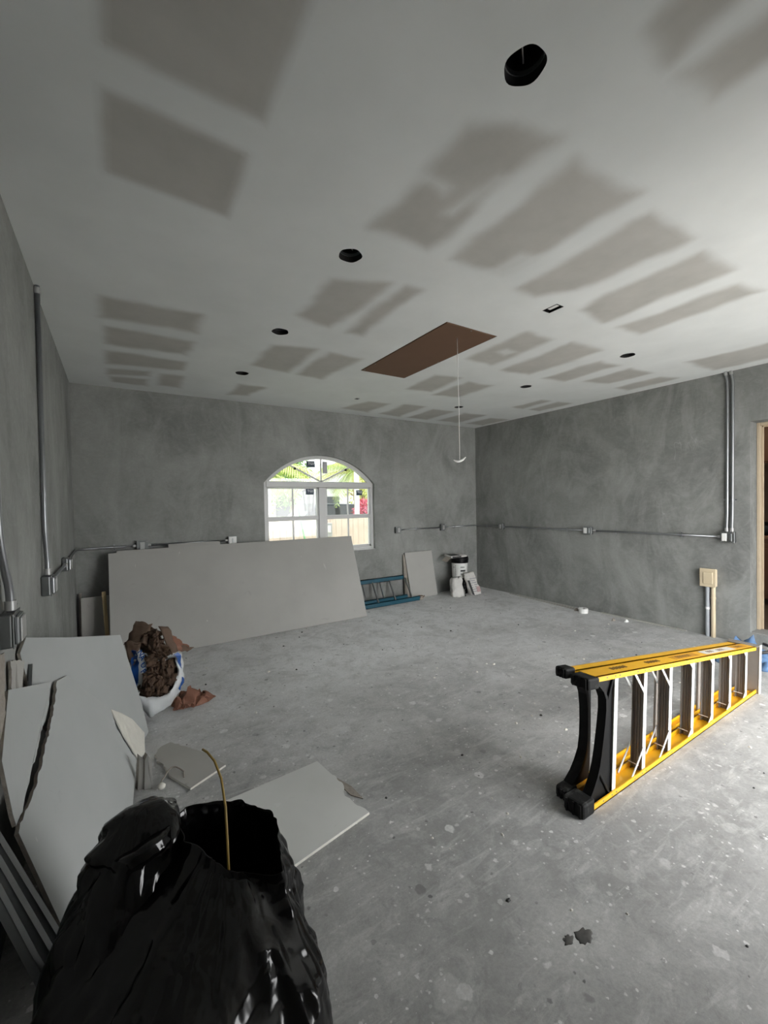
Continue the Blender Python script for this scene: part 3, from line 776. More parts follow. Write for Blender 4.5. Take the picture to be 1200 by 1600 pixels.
for dy, lab in ((1.772, 'left one of the twin vertical conduits on the right wall'), (1.727, 'right one of the twin vertical conduits on the right wall')):
    conduit(lab, [(XR - .03, dy, BZ + .058), (XR - .03, dy, BZ + .12), (XR - .016, dy, BZ + .25), (XR - .016, dy - .006, H - .11), (XR - .016, dy + .006, H - .05), (XR - .016, dy + .012, H)], .0135,
            straps=[((XR - .016, dy, 1.50), (0, 0, 1), (-1, 0, 0))], couplings=[((XR - .03, dy, BZ + .078), (0, 0, 1)), ((XR - .016, dy + .01, H - .022), (0, .1, 1))])

# beige cabinet and its pipes
O, X, Y, Z = frame_on('right', 1.932, .555)
t = thing('utility_box', 'beige plastic utility box low on the right wall beside the doorway', 'utility box', O)
P = lambda x, y, z: X * x + Y * y + Z * z
g = G(); g.obox(P(-.07, .002, 0), X * .14, Y * .055, Z * .19); g.build('body', M_BEIGE, t, bevel=.008, seg=2)
g = G(); g.obox(P(-.075, .055, -.004), X * .15, Y * .01, Z * .2); c = g.build('lid', M_BEIGE, t, bevel=.004)
g = G(); g.obox(P(-.04, .065, .03), X * .09, Y * .008, Z * .13); g.build('raised_panel', M_BEIGE, c, bevel=.005)
for yy, r, m, lab in ((1.945, .019, M_PIPE, 'grey plastic pipe rising from the floor into the beige box'), (1.892, .021, M_BEIGE, 'beige pipe rising from the floor into the beige box')):
    t = thing('riser_pipe', lab, 'pipe', (XR - .028, yy, 0))
    g = G(); g.tube([(0, 0, 0), (0, 0, .30), (0, 0, .555)], r, 14); g.build('pipe', m, t, smooth='auto')
    g = G(); g.tube([(0, 0, .30), (0, 0, .325)] if m is M_PIPE else [(0, 0, .42), (0, 0, .44)], r * 1.15, 14); g.build('coupling', M_WHITE if m is M_PIPE else m, t, smooth='auto')

# ================================================================== BIG DRYWALL STACK by the back wall
ud = V((0, .365, .931)).normalized()          # up the lean
nd = V((0, -ud.z, ud.y))                       # out towards the room (front face)
def lean_sheet(name, label, x0, x1, yfoot, hgt, mat, group, th=.0127, z0=0.0):
    t = thing(name, label, 'drywall', ((x0 + x1) / 2, yfoot, z0), group=group)
    w = (x1 - x0) / 2; th_v = -nd * th
    base = V((0, 0, th * 0.372))
    g = G(); pts = [base + V((-w, 0, 0)), base + V((w, 0, 0)), base + V((w, 0, 0)) + ud * hgt, base + V((-w, 0, 0)) + ud * hgt]
    g.slab(pts, th_v * .08); g.build('face_paper', mat, t)
    g = G(); g.slab([p + th_v * .08 for p in pts], th_v * .84); g.build('gypsum_core', M_BACKPAPER, t)
    g = G(); g.slab([p + th_v * .92 for p in pts], th_v * .08); g.build('back_paper', M_BACKPAPER, t)
    return t
GS = 'drywall sheets leaning on the back wall'
lean_sheet('drywall_sheet', 'large front drywall sheet leaning below the arched window', -.075, 2.837, 4.900, 1.125, M_SHEET, GS)
lean_sheet('drywall_sheet', 'second long drywall sheet just behind the large front one', .0, 2.852, 4.9155, 1.146, M_SHEET, GS)
lean_sheet('drywall_sheet', 'short drywall sheet whose strip shows above the stack left of the window', .50, 1.06, 4.931, 1.185, M_SHEET, GS)
# sheets in the back left corner
t = thing('drywall_scrap', 'small upright drywall offcut in the dark back left corner', 'drywall', (-.2, 5.30, 0), group='offcuts leaning upright')
g = G(); g.slab([(-.125, 0, 0), (.15, -.0, 0), (.15, .06, .60), (-.125, .06, .60)], (0, .0127, 0)); g.build('board', M_BACKPAPER, t)
t = tag(G().beam((-.09, 5.02, 0), (-.125, 5.26, .66), .035, .02, (1, 0, 0)).build('wood_stick', M_STICK, None), 'thin pine stick leaning left of the big drywall sheets', 'stick')
t = tag(G().slab([(-.345, 5.36, 0), (-.325, 5.36, 0), (-.325, 5.43, .64), (-.345, 5.43, .64)], (0, .02, 0)).build('dark_offcut', M_TORN, None), 'dark narrow board edge wedged in the back left corner', 'offcut')

# ------------------------------------------------------------------ offcut right of the teal ladder
t = thing('drywall_scrap', 'square drywall offcut leaning on the back wall behind the teal ladder end', 'drywall', (4.2, 5.36, 0), group='offcuts leaning upright')
g = G(); g.slab([(-.26, .0, 0), (.27, -.0, 0), (.215, .075, .735), (-.335, .075, .735)], (0, .0127, 0)); g.build('board', M_SHEET, t)
g = G(); g.slab([(-.36, .035, .0), (.1, .035, 0), (.1, .085, .70), (-.36, .085, .70)], (0, .0127, 0)); g.build('back_board', M_TORN, t)

# ------------------------------------------------------------------ teal extension ladder on its side
t = thing('extension_ladder', 'teal fibreglass extension ladder on its side between drywall and back wall', 'ladder', (2.2, 5.22, 0))
L2 = 1.83
def rail(g, z, y, x0, x1, hz=.065, dy=.035):
    g.box(x0, x1, y, y + .006, z, z + hz); g.box(x0, x1, y, y + dy, z, z + .007); g.box(x0, x1, y, y + dy, z + hz - .007, z + hz)
g = G(); rail(g, 0, 0, 0, 1.80); g.build('lower_rail', M_TEAL, t)
g = G(); rail(g, .055, .055, 0, 1.60, .05); g.build('fly_lower_rail', M_TEAL, t)
g = G(); rail(g, .325, .185, 0, 1.62, .062); g.build('upper_rail', M_TEAL, t)
for k in range(6):
    x = .10 + .305 * k
    g = G(); g.tube([(x + .03, .018, .05), (x + .03, .20, .34)], .014, 10); g.build('rung', M_BOX, t, smooth='auto')
    if x < 1.3:
        g = G(); g.tube([(x + .16, .075, .09), (x + .16, .205, .34)], .012, 10); g.build('fly_rung', M_BOX, t, smooth='auto')
g = G(); g.box(1.79, 1.86, -.008, .04, 0, .03).box(1.80, 1.845, -.01, .045, .0, .062); g.build('foot', M_TORN, t, bevel=.008)
g = G()
pts = [(1.80 + .03 * math.cos(k * .9) + .004 * k, .015 + .02 * math.sin(k * .7), .045 + .022 * math.sin(k * .9)) for k in range(16)]
g.tube(pts, .007, 6); g.build('rope_end', pm('brown_rope', (.16, .11, .08), .9, .3, 30), t, smooth=True)

# ------------------------------------------------------------------ buckets and bags in the corner
def bucket_geo(g, r0, r1, h): g.lathe([(.001, 0), (r0, 0), (r1, h), (r1 - .004, h), (r1 - .004, h - .01), (.001, h - .011)], n=28)
t = thing('bucket', 'lower black bucket hidden behind the two white bags', 'bucket', (4.86, 5.24, 0))
g = G(); bucket_geo(g, .125, .142, .27); g.build('body', M_BLACKPL, t, smooth='auto')
t = thing('bucket', 'white bucket with black rim stacked in the back right corner', 'bucket', (4.86, 5.24, .27))
g = G(); g.lathe([(.001, 0), (.125, 0), (.136, .27), (.136, .272)], n=28); g.build('body', M_WHITE, t, smooth='auto')
g = G(); g.lathe([(.138, .245), (.146, .245), (.146, .262), (.140, .264), (.140, .28), (.150, .28), (.150, .30), (.146, .302), (.146, .335), (.139, .338), (.135, .32), (.001, .32)], n=28); g.build('black_rim', M_BLACKPL, t, smooth='auto')
def curved_band(g, r0, a0, a1, z0, z1, n=8):
    for k in range(n):
        q0, q1 = a0 + (a1 - a0) * k / n, a0 + (a1 - a0) * (k + 1) / n
        g.add([(r0 * math.cos(q0), r0 * math.sin(q0), z0), (r0 * math.cos(q1), r0 * math.sin(q1), z0), (r0 * math.cos(q1), r0 * math.sin(q1), z1), (r0 * math.cos(q0), r0 * math.sin(q0), z1)], [(0, 1, 2, 3)])
fa = math.atan2(-5.24, -4.86)
g = G()
for k in range(6): curved_band(g, .1345, fa + .12 + k * .09, fa + .17 + k * .09, .165, .19, 2)
for k in range(6): curved_band(g, .1345, fa - .55, fa - .5, .04 + k * .03, .06 + k * .03, 2)
curved_band(g, .1345, fa + .10, fa + .75, .105, .135, 8)
curved_band(g, .1345, fa - .82, fa - .74, .16, .19, 2)
g.build('printed_label', M_INK, t)
t = thing('folded_bag', 'flattened white and black paper bag lying across the bucket', 'bag', (4.80, 5.24, .61))
g = G(); g.slab([(-.2, -.09, .0), (.13, -.11, .0), (.14, .10, .012), (-.19, .1, .02)], (0, 0, .035)); g.build('paper', M_MORTARBAG, t, bevel=.01, seg=2)
g = G(); g.slab([(-.185, -.095, .006), (.0, -.106, .006), (.0, -.106, .03), (-.185, -.095, .03)], (0, -.003, 0)).slab([(-.19, -.08, .0365), (-.02, -.10, .0365), (0.0, .06, .045), (-.17, .08, .05)], (0, 0, .004)); g.build('black_print', M_INK, t)
g = G(); g.slab([(-.27, -.06, -.06), (-.2, -.08, .005), (-.2, .06, .01), (-.29, .05, -.045)], (.01, 0, .012)); g.build('torn_end', M_TORN, t)

def crumple(p, amp, fr, seed, ridged=True):
    q = V(p) * fr + V((seed, seed * 1.7, -seed))
    d = V((noise.noise(q), noise.noise(q + V((7, 3, 1))), noise.noise(q + V((2, 9, 5)))))
    if ridged: d = V((abs(d.x) * 2 - .5, abs(d.y) * 2 - .5, abs(d.z) * 2 - .5))
    return V(p) + d * amp
def smoothstep(x): x = max(0, min(1, x)); return x * x * (3 - 2 * x)

def standing_bag(name, label, loc, w, d, h, lean, mat, open_top, seed, group):
    t = thing(name, label, 'bag', loc, (0, 0, 0), group=group)
    R = []; n = 36
    hs = [0, .02, .08, .2, .35, .5, .65, .8, .92, 1.0]
    for k, q in enumerate(hs):
        fat = 1.0 + .12 * math.sin(PI * q) - (.25 if open_top else .1) * max(0, q - .75) * 2
        if q == 0: fat = .9
        ring = []
        for j in range(n):
            a = 2 * PI * j / n; ca, sa = math.cos(a), math.sin(a)
            x = (abs(ca) ** .55) * math.copysign(1, ca) * w / 2 * fat
            y = (abs(sa) ** .7) * math.copysign(1, sa) * d / 2 * fat * (1 - (.55 if not open_top else .2) * q * q)
            p = V((x + lean[0] * q, y + lean[1] * q, h * q))
            p2 = crumple(crumple(p, .03, 9, seed), .012, 24, seed + 2)
            if q == 0: p2.z = 0
            p2.z = max(0, p2.z); ring.append(p2)
        R.append(ring)
    if open_top:
        c = sum((V(p) for p in R[-1]), V()) / n
        R.append([V(p) * .85 + c * .15 - V((0, 0, .01)) for p in R[-1]])
        R.append([V(p) * .8 + c * .2 - V((0, 0, .06)) for p in R[-2]])
    g = G(); g.rings(R, True, True); b = g.build('bag_body', mat, t, smooth=True)
    return t, R
GB = 'white bags in front of the buckets'
t, R = standing_bag('mortar_bag', 'open crumpled white paper bag at the left front of the bucket', (4.65, 5.065, 0), .19, .15, .31, (-.02, .02), M_MORTARBAG, True, 3.0, GB)
g = G(); g.slab([(-.06, -.02, .255), (.05, -.02, .255), (.05, .06, .255), (-.06, .06, .255)], (0, 0, .015)); g.build('powder', M_TORN, t)
g = G()
for k in range(5): g.slab([(.05 + .004 * k, -.098, .23 - .05 * k), (.07 + .004 * k, -.094, .24 - .05 * k), (.072 + .004 * k, -.094, .21 - .05 * k), (.052 + .004 * k, -.098, .20 - .05 * k)], (0, -.004, 0))
g.build('print', M_INK, t)
t, R = standing_bag('mortar_bag', 'full white printed paper bag leaning beside the open one', (4.975, 5.005, 0), .21, .11, .37, (-.10, .03), M_MORTARBAG, False, 8.0, GB)
g = G()
for k in range(7):
    z = .06 + k * .035; xo = -.10 * z / .37; yo = .05 * z / .37
    g.slab([(-.075 + xo, -.073 + yo, z), (.06 + xo - (k % 3) * .02, -.073 + yo, z), (.06 + xo - (k % 3) * .02, -.07 + yo, z + .012), (-.075 + xo, -.07 + yo, z + .012)], (0, -.004, 0))
g.build('print_lines', pm('grey_print', (.30, .30, .32), .8, .1, 20), t)
g = G(); g.slab([(-.02, -.075, .05), (.06, -.075, .05), (.04, -.066, .14), (-.03, -.066, .14)], (0, -.004, 0)); g.build('red_print', pm('faded_red_print', (.42, .30, .29), .8, .1, 20), t)
g = G(); g.slab([(-.115, -.06, .02), (-.075, -.07, .0), (-.15, -.03, .25), (-.185, -.02, .25)], (0, -.006, 0)); g.build('dark_side_print', M_INK, t)

# ------------------------------------------------------------------ along the right wall
for (p0, p1, w, h, lab) in (((5.452, 4.68, .006), (5.352, 3.42, .006), .028, .012, 'long thin pale strip lying on the floor along the right wall'), ((5.475, 4.55, .005), (5.42, 3.30, .005), .02, .010, 'second thin strip on the floor tight against the right wall'),
                            ((5.465, 3.15, .006), (5.47, 2.15, .006), .03, .012, 'pale strip on the floor under the twin-conduit wall')):
    c = V(p0); tag(G().beam((0, 0, 0), V(p1) - c, w, h, (1, 0, 0)).build('trim_strip', M_BACKPAPER, None), lab, 'trim strip', 'loose strips along the right wall').location = c
t = thing('tape_roll', 'small white roll of tape standing on the floor by the right wall', 'tape', (5.30, 3.30, 0))
g = G(); g.lathe([(.022, 0), (.058, 0), (.058, .06), (.022, .06), (.022, 0)], n=24); g.build('tape', M_WHITE, t, smooth='auto')
g = G(); g.lathe([(.018, .002), (.022, .002), (.022, .058), (.018, .058), (.018, .002)], n=20); g.build('core', M_TORN, t, smooth='auto')
for (x, y, s, m, lab) in ((5.40, 3.42, .05, M_WHITE, 'white torn scrap on the floor behind the tape roll'), (5.33, 3.42, .045, M_TORN, 'dark crumpled scrap on the floor left of the tape roll'), (5.32, 2.74, .04, M_WHITE, 'white chip on the floor right of the tape roll'), (5.24, 2.86, .035, M_TORN, 'dark chip on the floor right of the tape roll')):
    g = G(); n = 9
    g.rings([[(s * (.9 + .3 * math.sin(3 * a + x)) * math.cos(a), s * .6 * math.sin(a), 0) for a in [2 * PI * k / n for k in range(n)]], [(s * .7 * math.cos(a), s * .4 * math.sin(a), .02 + .012 * math.sin(2 * a)) for a in [2 * PI * k / n for k in range(n)]]], True, True)
    o = tag(g.build('paper_scrap', m, None), lab, 'scrap', 'floor scraps by the right wall'); o.location = (x, y, 0)

# ------------------------------------------------------------------ blue tarp by the doorway
def heap(name, label, cat, loc, rx, ry, h, mat, seed, spikes=(), nr=14, na=40, edge=.18, amp=.05, group=None, fr=6):
    g = G(); R = []
    for k in range(nr + 1):
        q = 1 - k / nr; ring = []
        for j in range(na):
            a = 2 * PI * j / na
            rr = q * (1 + edge * noise.noise((math.cos(a) * 1.6 + seed, math.sin(a) * 1.6, seed)))
            x, y = rx * rr * math.cos(a), ry * rr * math.sin(a)
            z = h * (1 - q ** 2.2) * (.55 + .6 * abs(noise.noise((x * 4 + seed, y * 4, 3)))) if k else 0.0
            for sx, sy, sh, sr in spikes:
                dd = math.hypot(x - sx, y - sy); z += sh * max(0, 1 - dd / sr) ** 1.5
            p = V((x, y, z))
            if k: p = crumple(p, amp * (1 if k > 1 else .4), fr, seed); p.z = max(.002 * k / nr + .001, p.z)
            ring.append(p)
        R.append(ring)
    g.rings(R, True, True)
    o = g.build(name, mat, None, smooth=(amp < .055))
    o.location = loc; tag(o, label, cat, group)
    return o
bt = thing('tarp', 'crumpled blue tarp on the floor at the doorway behind the yellow ladder', 'tarp', (5.02, 1.50, 0))
o = heap('tarp_sheet', '', '', (0, 0, 0), .40, .27, .10, M_BLUETARP, 5.2, spikes=((.33, .16, .12, .07), (.26, .03, .15, .075)), amp=.05)
for k in ('label', 'category'): del o[k]
o.parent = bt
o = heap('tarp_fold', '', '', (-.14, -.23, 0), .16, .10, .14, M_BLUETARP, 2.2, amp=.05)
for k in ('label', 'category'): del o[k]
o.parent = bt
g = G(); g.tube([(-.27, -.19, .145), (-.14, -.27, .16), (.0, -.20, .15), (.12, -.12, .13)], .014, 8); g.build('strap', M_INK, bt, smooth=True)

# ================================================================== YELLOW STEP LADDER on its side
LX, LY = 1.85, 1.16
lad = thing('step_ladder', 'yellow fibreglass step ladder with black feet lying on its side', 'ladder', (LX, LY, 0))
LEN = 2.30
zu = lambda s: .676 - .134 * s                 # outer height of the upper rail
th = math.atan(.134); TT = math.tan(th / 2)
def rail_channel(name, s0, s1, d0, d1, upper, fl=.030, tk=.006, inset=0.0, parent=None, mat=None):
    if upper: o = V((s0, 0, zu(s0) - inset)); u = V((s1 - s0, 0, zu(s1) - zu(s0))); inn = V((-math.sin(th), 0, -math.cos(th)))
    else: o = V((s0, 0, inset)); u = V((s1 - s0, 0, 0)); inn = V((0, 0, 1))
    g = G(); dv = V((0, 1, 0))
    g.obox(o + dv * d0, u, dv * (d1 - d0), inn * tk)
    g.obox(o + dv * d0, u, dv * tk, inn * fl)
    g.obox(o + dv * (d1 - tk), u, dv * tk, inn * fl)
    r = g.build(name, mat or M_YELLOW, lad)
    return r, o, u, inn
RD = .088
up_rail, uo, uu, ui = rail_channel('upper_rail', .11, LEN, 0, RD, True)
lo_rail, lo, lu, li = rail_channel('lower_rail', .03, LEN, 0, RD, False)
rail_channel('rear_upper_rail', .10, LEN - .04, .115, .165, True, .026, .006, .006)
rail_channel('rear_lower_rail', .05, LEN - .04, .115, .165, False, .026, .006, .0)
STEPS = [.262 + .305 * k for k in range(7)]
stp = lambda s, z: s + z * TT
def inner_top(s):                               # inner face of the upper rail at that step
    z = zu(s) - .008
    for _ in range(3): z = zu(stp(s, z)) - .008
    return z
for k, s in enumerate(STEPS):
    zt = inner_top(s); up = V((TT, 0, 1)).normalized(); al = V((1, 0, -TT)).normalized(); L = (zt - .006) / up.z
    b0 = V((s, 0, .006))
    st = thing('step', '', ''); del st['label']; del st['category']; st.parent = lad
    # tread plate with ribs, faces the ladder's foot; bright front edge faces the room
    g = G(); g.obox(b0 + al * .020 + V((0, .012, 0)), up * L, V((0, 1, 0)) * (RD - .03), al * .004)
    for q in range(4): g.obox(b0 + al * .014 + V((0, .02 + q * .0145, 0)), up * L, V((0, .004, 0)), al * .007)
    g.build('tread', M_TREAD, st)
    g = G(); g.obox(b0 + V((0, .008, 0)), up * L, V((0, .004, 0)), al * .034); g.build('front_edge', M_ALU, st, bevel=.0015)
    g = G(); g.obox(b0 + V((0, RD - .02, 0)), up * L, V((0, .004, 0)), al * .028); g.build('rear_edge', M_TREAD, st)
    bx, bz = (.115, .14) if k in (1, 2) else (.05, .06)
    if k > 0:
        for front in ((.006,) if k > 2 else (.006, RD - .012)):
            for top in (False, True):
                zz = zt if top else .006
                sg = -1 if top else 1
                A = V((stp(s, zz + sg * bz) + .006, front, zz + sg * bz)); B = V((stp(s, zz) - bx, front, zz + sg * .012 + (bx * .134 if top else 0)))
                g = G(); g.beam(A, B, .003, .015, (0, 1, 0)); g.build('brace', M_ALU, st)
    if k > 0:
        g = G(); g.tube([(s - .012, .02, .05), (s - .012, RD - .012, .05)], .0025, 6); g.build('rod', M_ALU, st)
    # rivets on both flanges
    for (zz, sg) in ((.017, 0), (zu(s) - .018, 1)):
        g = G()
        for dx in (-.012, .03, -.09):
            x = s + dx + (zu(s) * TT if sg else 0); z = zz if not sg else zu(x) - .016
            g.lathe([(.0045, 0), (.003, .002), (.0005, .0025)], (x, 0, z), 8, ((1, 0, 0), (0, 0, 1), (0, -1, 0)))
        g.build('rivets', M_BOX, st)
# rear cross braces
for s in (.36, .98, 1.6, 2.1):
    zt = inner_top(s); g = G(); g.obox((s, .125, .006), V((TT, 0, 1)) * (zt - .012), (.03, 0, 0), (0, .018, 0)); g.build('rear_brace', M_TREAD, lad, bevel=.004)
# black moulded gussets at the foot
def gusset(left, right, y0, y1, name):
    g = G(); n = len(left)
    pts = [(x, y0, z) for x, z in left] + [(x, y0, z) for x, z in right[::-1]]
    g.slab(pts, (0, y1 - y0, 0))
    g.build(name, M_BLACKPL, lad, bevel=.004, fix=True)
Lf = [(.03, .012), (.06, .05), (.10, .09), (.135, .14), (.16, .19), (.178, .25), (.195, .32), (.21, .39), (.222, .46), (.222, .52), (.20, .565), (.165, .60), (.13, .63)]
Rf = [(.262, .012), (.265, .05), (.267, .09), (.270, .14), (.273, .19), (.277, .25), (.282, .32), (.287, .39), (.292, .46), (.296, .52), (.299, .565), (.302, .60), (.304, .618)]
gusset(Lf, Rf, .018, .024, 'front_gusset_web')
# raised ribs along the gusset's free edge and a branch
g = G()
for (a, b) in zip(Lf[:-1], Lf[1:]): g.beam((a[0], .028, a[1]), (b[0], .028, b[1]), .045, .016, (0, 1, 0))
g.build('front_gusset_rib', M_BLACKPL, lad)
g = G(); g.beam((.15, .028, .17), (.245, .028, .02), .04, .014); g.beam((.225, .028, .48), (.29, .028, .605), .04, .014); g.build('front_gusset_branch', M_BLACKPL, lad, bevel=.003)
Lr = [(.06, .02), (.10, .055), (.15, .09), (.19, .135), (.225, .19), (.24, .26), (.245, .34), (.245, .42), (.235, .50), (.21, .56), (.17, .60), (.13, .635)]
Rr = [(.275, .02), (.28, .05), (.285, .08), (.29, .13), (.295, .19), (.30, .26), (.302, .34), (.304, .42), (.305, .50), (.305, .56), (.305, .59), (.305, .61)]
gusset(Lr, Rr, .14, .146, 'rear_gusset_web')
g = G()
for (a, b) in zip(Lr[:-1], Lr[1:]): g.beam((a[0], .142, a[1]), (b[0], .142, b[1]), .05, .02, (0, 1, 0))
g.build('rear_gusset_rib', M_BLACKPL, lad)
# feet
def foot(s, z, y0, y1, up, ln, hz, name):
    g = G(); g.obox((s, y0, z), (ln, 0, -.134 * ln if up else 0), (0, y1 - y0, 0), (0, 0, hz))
    f = g.build(name, M_RUBBER, lad, bevel=.012, seg=2)
    g = G()
    for k in range(3): g.obox((s - .006, y0 + .012 + k * (y1 - y0 - .03) / 2.2, z + .006), (.01, 0, 0), (0, .009, 0), (0, 0, hz - .012))
    g.build('tread_rib', M_RUBBER, f)
foot(-.02, .0, -.012, .095, False, .10, .075, 'foot')
foot(.035, zu(.035) - .062, -.010, .090, True, .10, .060, 'foot')
foot(.03, .0, .105, .175, False, .09, .06, 'foot')
foot(.04, zu(.04) - .048, .112, .178, True, .085, .055, 'foot')
# top cap
tz = zu(LEN)
g = G(); g.obox((LEN, -.012, -.0), (.03, 0, 0), (0, .20, 0), V((TT, 0, 1)) * (tz + .004)); g.build('top_cap', M_TREAD, lad, bevel=.003)
g = G(); g.obox((LEN - .004, -.018, -.0), (.038, 0, 0), (0, .006, 0), V((TT, 0, 1)) * (tz + .006)); g.build('top_cap_edge', M_ALU, lad, bevel=.002)
g = G(); g.obox((LEN - .03, -.012, tz + .002), (.062, 0, -.006), (0, .19, 0), (0, 0, .004)); g.build('top_cap_end', M_TREAD, lad)
# printed labels on the upper web
def on_web(s0, s1, d0, d1, h):
    nrm = V((math.sin(th), 0, math.cos(th)))
    g = G(); a = V((s0, d0, zu(s0))); g.obox(a + nrm * .0004, (s1 - s0, 0, zu(s1) - zu(s0)), (0, d1 - d0, 0), nrm * h); return g
M_LABEL = pm('warning_label', (.62, .60, .56), .6, .3, 60)
M_LABEL2 = pm('orange_label', (.55, .26, .02), .6, .25, 60)
on_web(1.45, 1.95, .02, .075, .0008).build('warning_sticker', M_LABEL, lad)
on_web(1.02, 1.36, .022, .072, .0008).build('duty_sticker', M_LABEL2, lad)
on_web(1.98, 2.22, .02, .075, .0008).build('small_sticker', M_LABEL2, lad)
g = G()
for base, ln in ((.33, .16), (.70, .16), (1.08, .2), (1.53, .1), (1.7, .12), (2.03, .12)):
    for q in range(int(ln / .016)):
        s = base + q * .016; a = V((s, .032 + .004 * (q % 2), zu(s))); nrm = V((math.sin(th), 0, math.cos(th)))
        g.obox(a + nrm * .0012, (.009, 0, -.0012), (0, .028, 0), nrm * .0004)
g.build('printed_marks', pm('brown_print', (.16, .085, .02), .6, .1, 20), lad)

# ================================================================== BROKEN DRYWALL on the left wall
def board(name, label, pts, thick, mat, group, edge=M_TORN, parts=()):
    c = V(pts[0]) * 0 + sum((V(p) for p in pts), V()) / len(pts); c.z = min(p[2] for p in pts)
    t = thing(name, label, 'drywall', c, group=group)
    P = [V(p) - c for p in pts]; tv = V(thick)
    g = G(); g.slab(P, tv * .1); g.build('face_paper', mat, t)
    g = G(); g.slab([p + tv * .1 for p in P], tv * .9); g.build('gypsum_core', edge, t)
    return t, c
GL = 'broken drywall sheets against the left wall'
nB = V((-.921, .194, -.339)); nA = V((-.931, .311, -.192))
def subdiv(pts, amp, seed, which):
    """ragged break lines: extra points along the listed edges, pushed in the sheet's own plane"""
    out = []; n = len(pts); nrm = (V(pts[1]) - V(pts[0])).cross(V(pts[2]) - V(pts[0])).normalized()
    for i in range(n):
        a, b = V(pts[i]), V(pts[(i + 1) % n]); out.append(a)
        if i in which:
            m = max(2, int((b - a).length / .016)); side = (b - a).normalized().cross(nrm)
            for k in range(1, m):
                q = k / m; out.append(a.lerp(b, q) + side * (amp * (noise.noise((seed + i * 3.1, k * .43, seed)) + .55 * noise.noise((seed + i * 1.7, k * 1.37, seed + 4)))))
    return out
B1 = [(-.352, 2.06, .862), (-.262, 2.382, .757), (-.262, 2.237, .685), (-.272, 2.115, .637), (-.277, 2.012, .59), (-.287, 1.90, .549), (-.297, 1.780, .507), (-.307, 1.794, .54), (-.343, 1.872, .688)]
board('drywall_scrap', 'upper broken drywall piece left of the long jagged crack', subdiv(B1, .014, 2.0, (1, 2, 3, 4, 5)), nB * .0127, M_BOARD, GL)
B2 = [(-.247, 2.437, .738), (-.218, 2.539, .723), (-.054, 2.777, .413), (-.032, 2.732, .329), (.063, 2.769, .091), (.036, 2.50, .0), (-.130, 1.70, .0), (-.184, 1.719, .161), (-.291, 1.772, .485), (-.291, 1.80, .50), (-.275, 1.897, .513), (-.262, 2.016, .553), (-.255, 2.145, .611), (-.247, 2.271, .662)]
board('drywall_scrap', 'large broken drywall piece right of the jagged crack, behind the black bag', subdiv(B2, .014, 5.0, (2, 3, 8, 9, 10, 11, 12, 13)), nB * .0127, M_BOARD, GL)
A_ = [(-.352, 2.30, .930), (-.342, 2.375, .974), (-.213, 2.698, .866), (.006, 3.25, .697), (.061, 3.265, .454), (.118, 3.276, .196), (.151, 3.256, .004), (.03, 2.90, .0), (-.10, 2.60, .20), (-.30, 2.30, .62)]
t, c = board('drywall_scrap', 'rear drywall sheet with torn corner beside the insulation bag', A_, nA * .0127, M_BOARD, GL)
core = [V(p) - c - nA * .004 for p in ((-.053, 2.868, .373), (.0, 2.95, .30), (.05, 3.035, .215), (.118, 3.14, .06), (.112, 2.98, .004), (.072, 2.81, .065), (.0, 2.86, .21))]
g = G(); g.slab(core, nA * .006); g.build('exposed_core', M_GYPSUM, t, fix=True)
# two more sheet ends sticking out beyond the front piece
board('drywall_scrap', 'narrow drywall sheet end showing its edge behind the front piece', [(.062, 2.62, .0), (.088, 2.61, .0), (.094, 2.61, .165), (.076, 2.62, .185)], (-.01, .03, 0), M_BACKPAPER, GL)
board('drywall_scrap', 'second narrow sheet end with pale face next to the floor scrap', [(.092, 2.60, .0), (.130, 2.585, .0), (.131, 2.585, .15), (.112, 2.59, .195), (.100, 2.60, .16)], (-.01, .03, 0), M_SHEET, GL)
# junk between the wall and the sheets
board('torn_board', 'torn drywall strip with brown broken edge under the nearest wall box', subdiv([(-.364, 1.80, .72), (-.350, 1.98, .70), (-.352, 2.02, 1.015), (-.366, 1.86, 1.02)], .02, 3.0, (0, 1, 2)), nB * .012, M_TORN, GL)
board('torn_board', 'second torn drywall shard beside the first under the wall box', subdiv([(-.345, 2.10, .70), (-.330, 2.14, .78), (-.335, 2.27, .905), (-.355, 2.13, .95)], .015, 7.0, (0, 1, 2, 3)), nB * .010, M_BACKPAPER, GL)
tag(G().beam((-.318, 2.20, .66), (-.323, 2.33, .865), .02, .012, (0, 0, 1)).build('metal_strip', M_BOX, None), 'short grey metal strip poking up behind the broken drywall', 'strip')
# steel studs leaning in the near left corner
for k, (b, tpt) in enumerate((((-.075, 1.565, 0), (-.325, 1.70, .56)), ((-.085, 1.50, 0), (-.325, 1.62, .58)), ((-.10, 1.43, 0), (-.325, 1.54, .60)))):
    b, tpt = V(b), V(tpt); d = tpt - b; g = G(); sd = (V((0, -1, 0)) + d.normalized() * d.normalized().y).normalized(); up = sd.cross(d.normalized())
    W, F = .034, .020
    g.obox(up * 0, d, sd * W, up * .0025); g.obox(up * 0, d, sd * .0025, up * F); g.obox(sd * (W - .0025), d, sd * .0025, up * F)
    o = tag(g.build('steel_stud', M_BOX, None), ('outermost steel stud leaning behind the black bag', 'middle steel stud of the three behind the black bag', 'steel stud closest to the left wall behind the black bag')[k], 'steel stud', 'steel studs in the left corner')
    o.location = b + V((0, 0, .002))

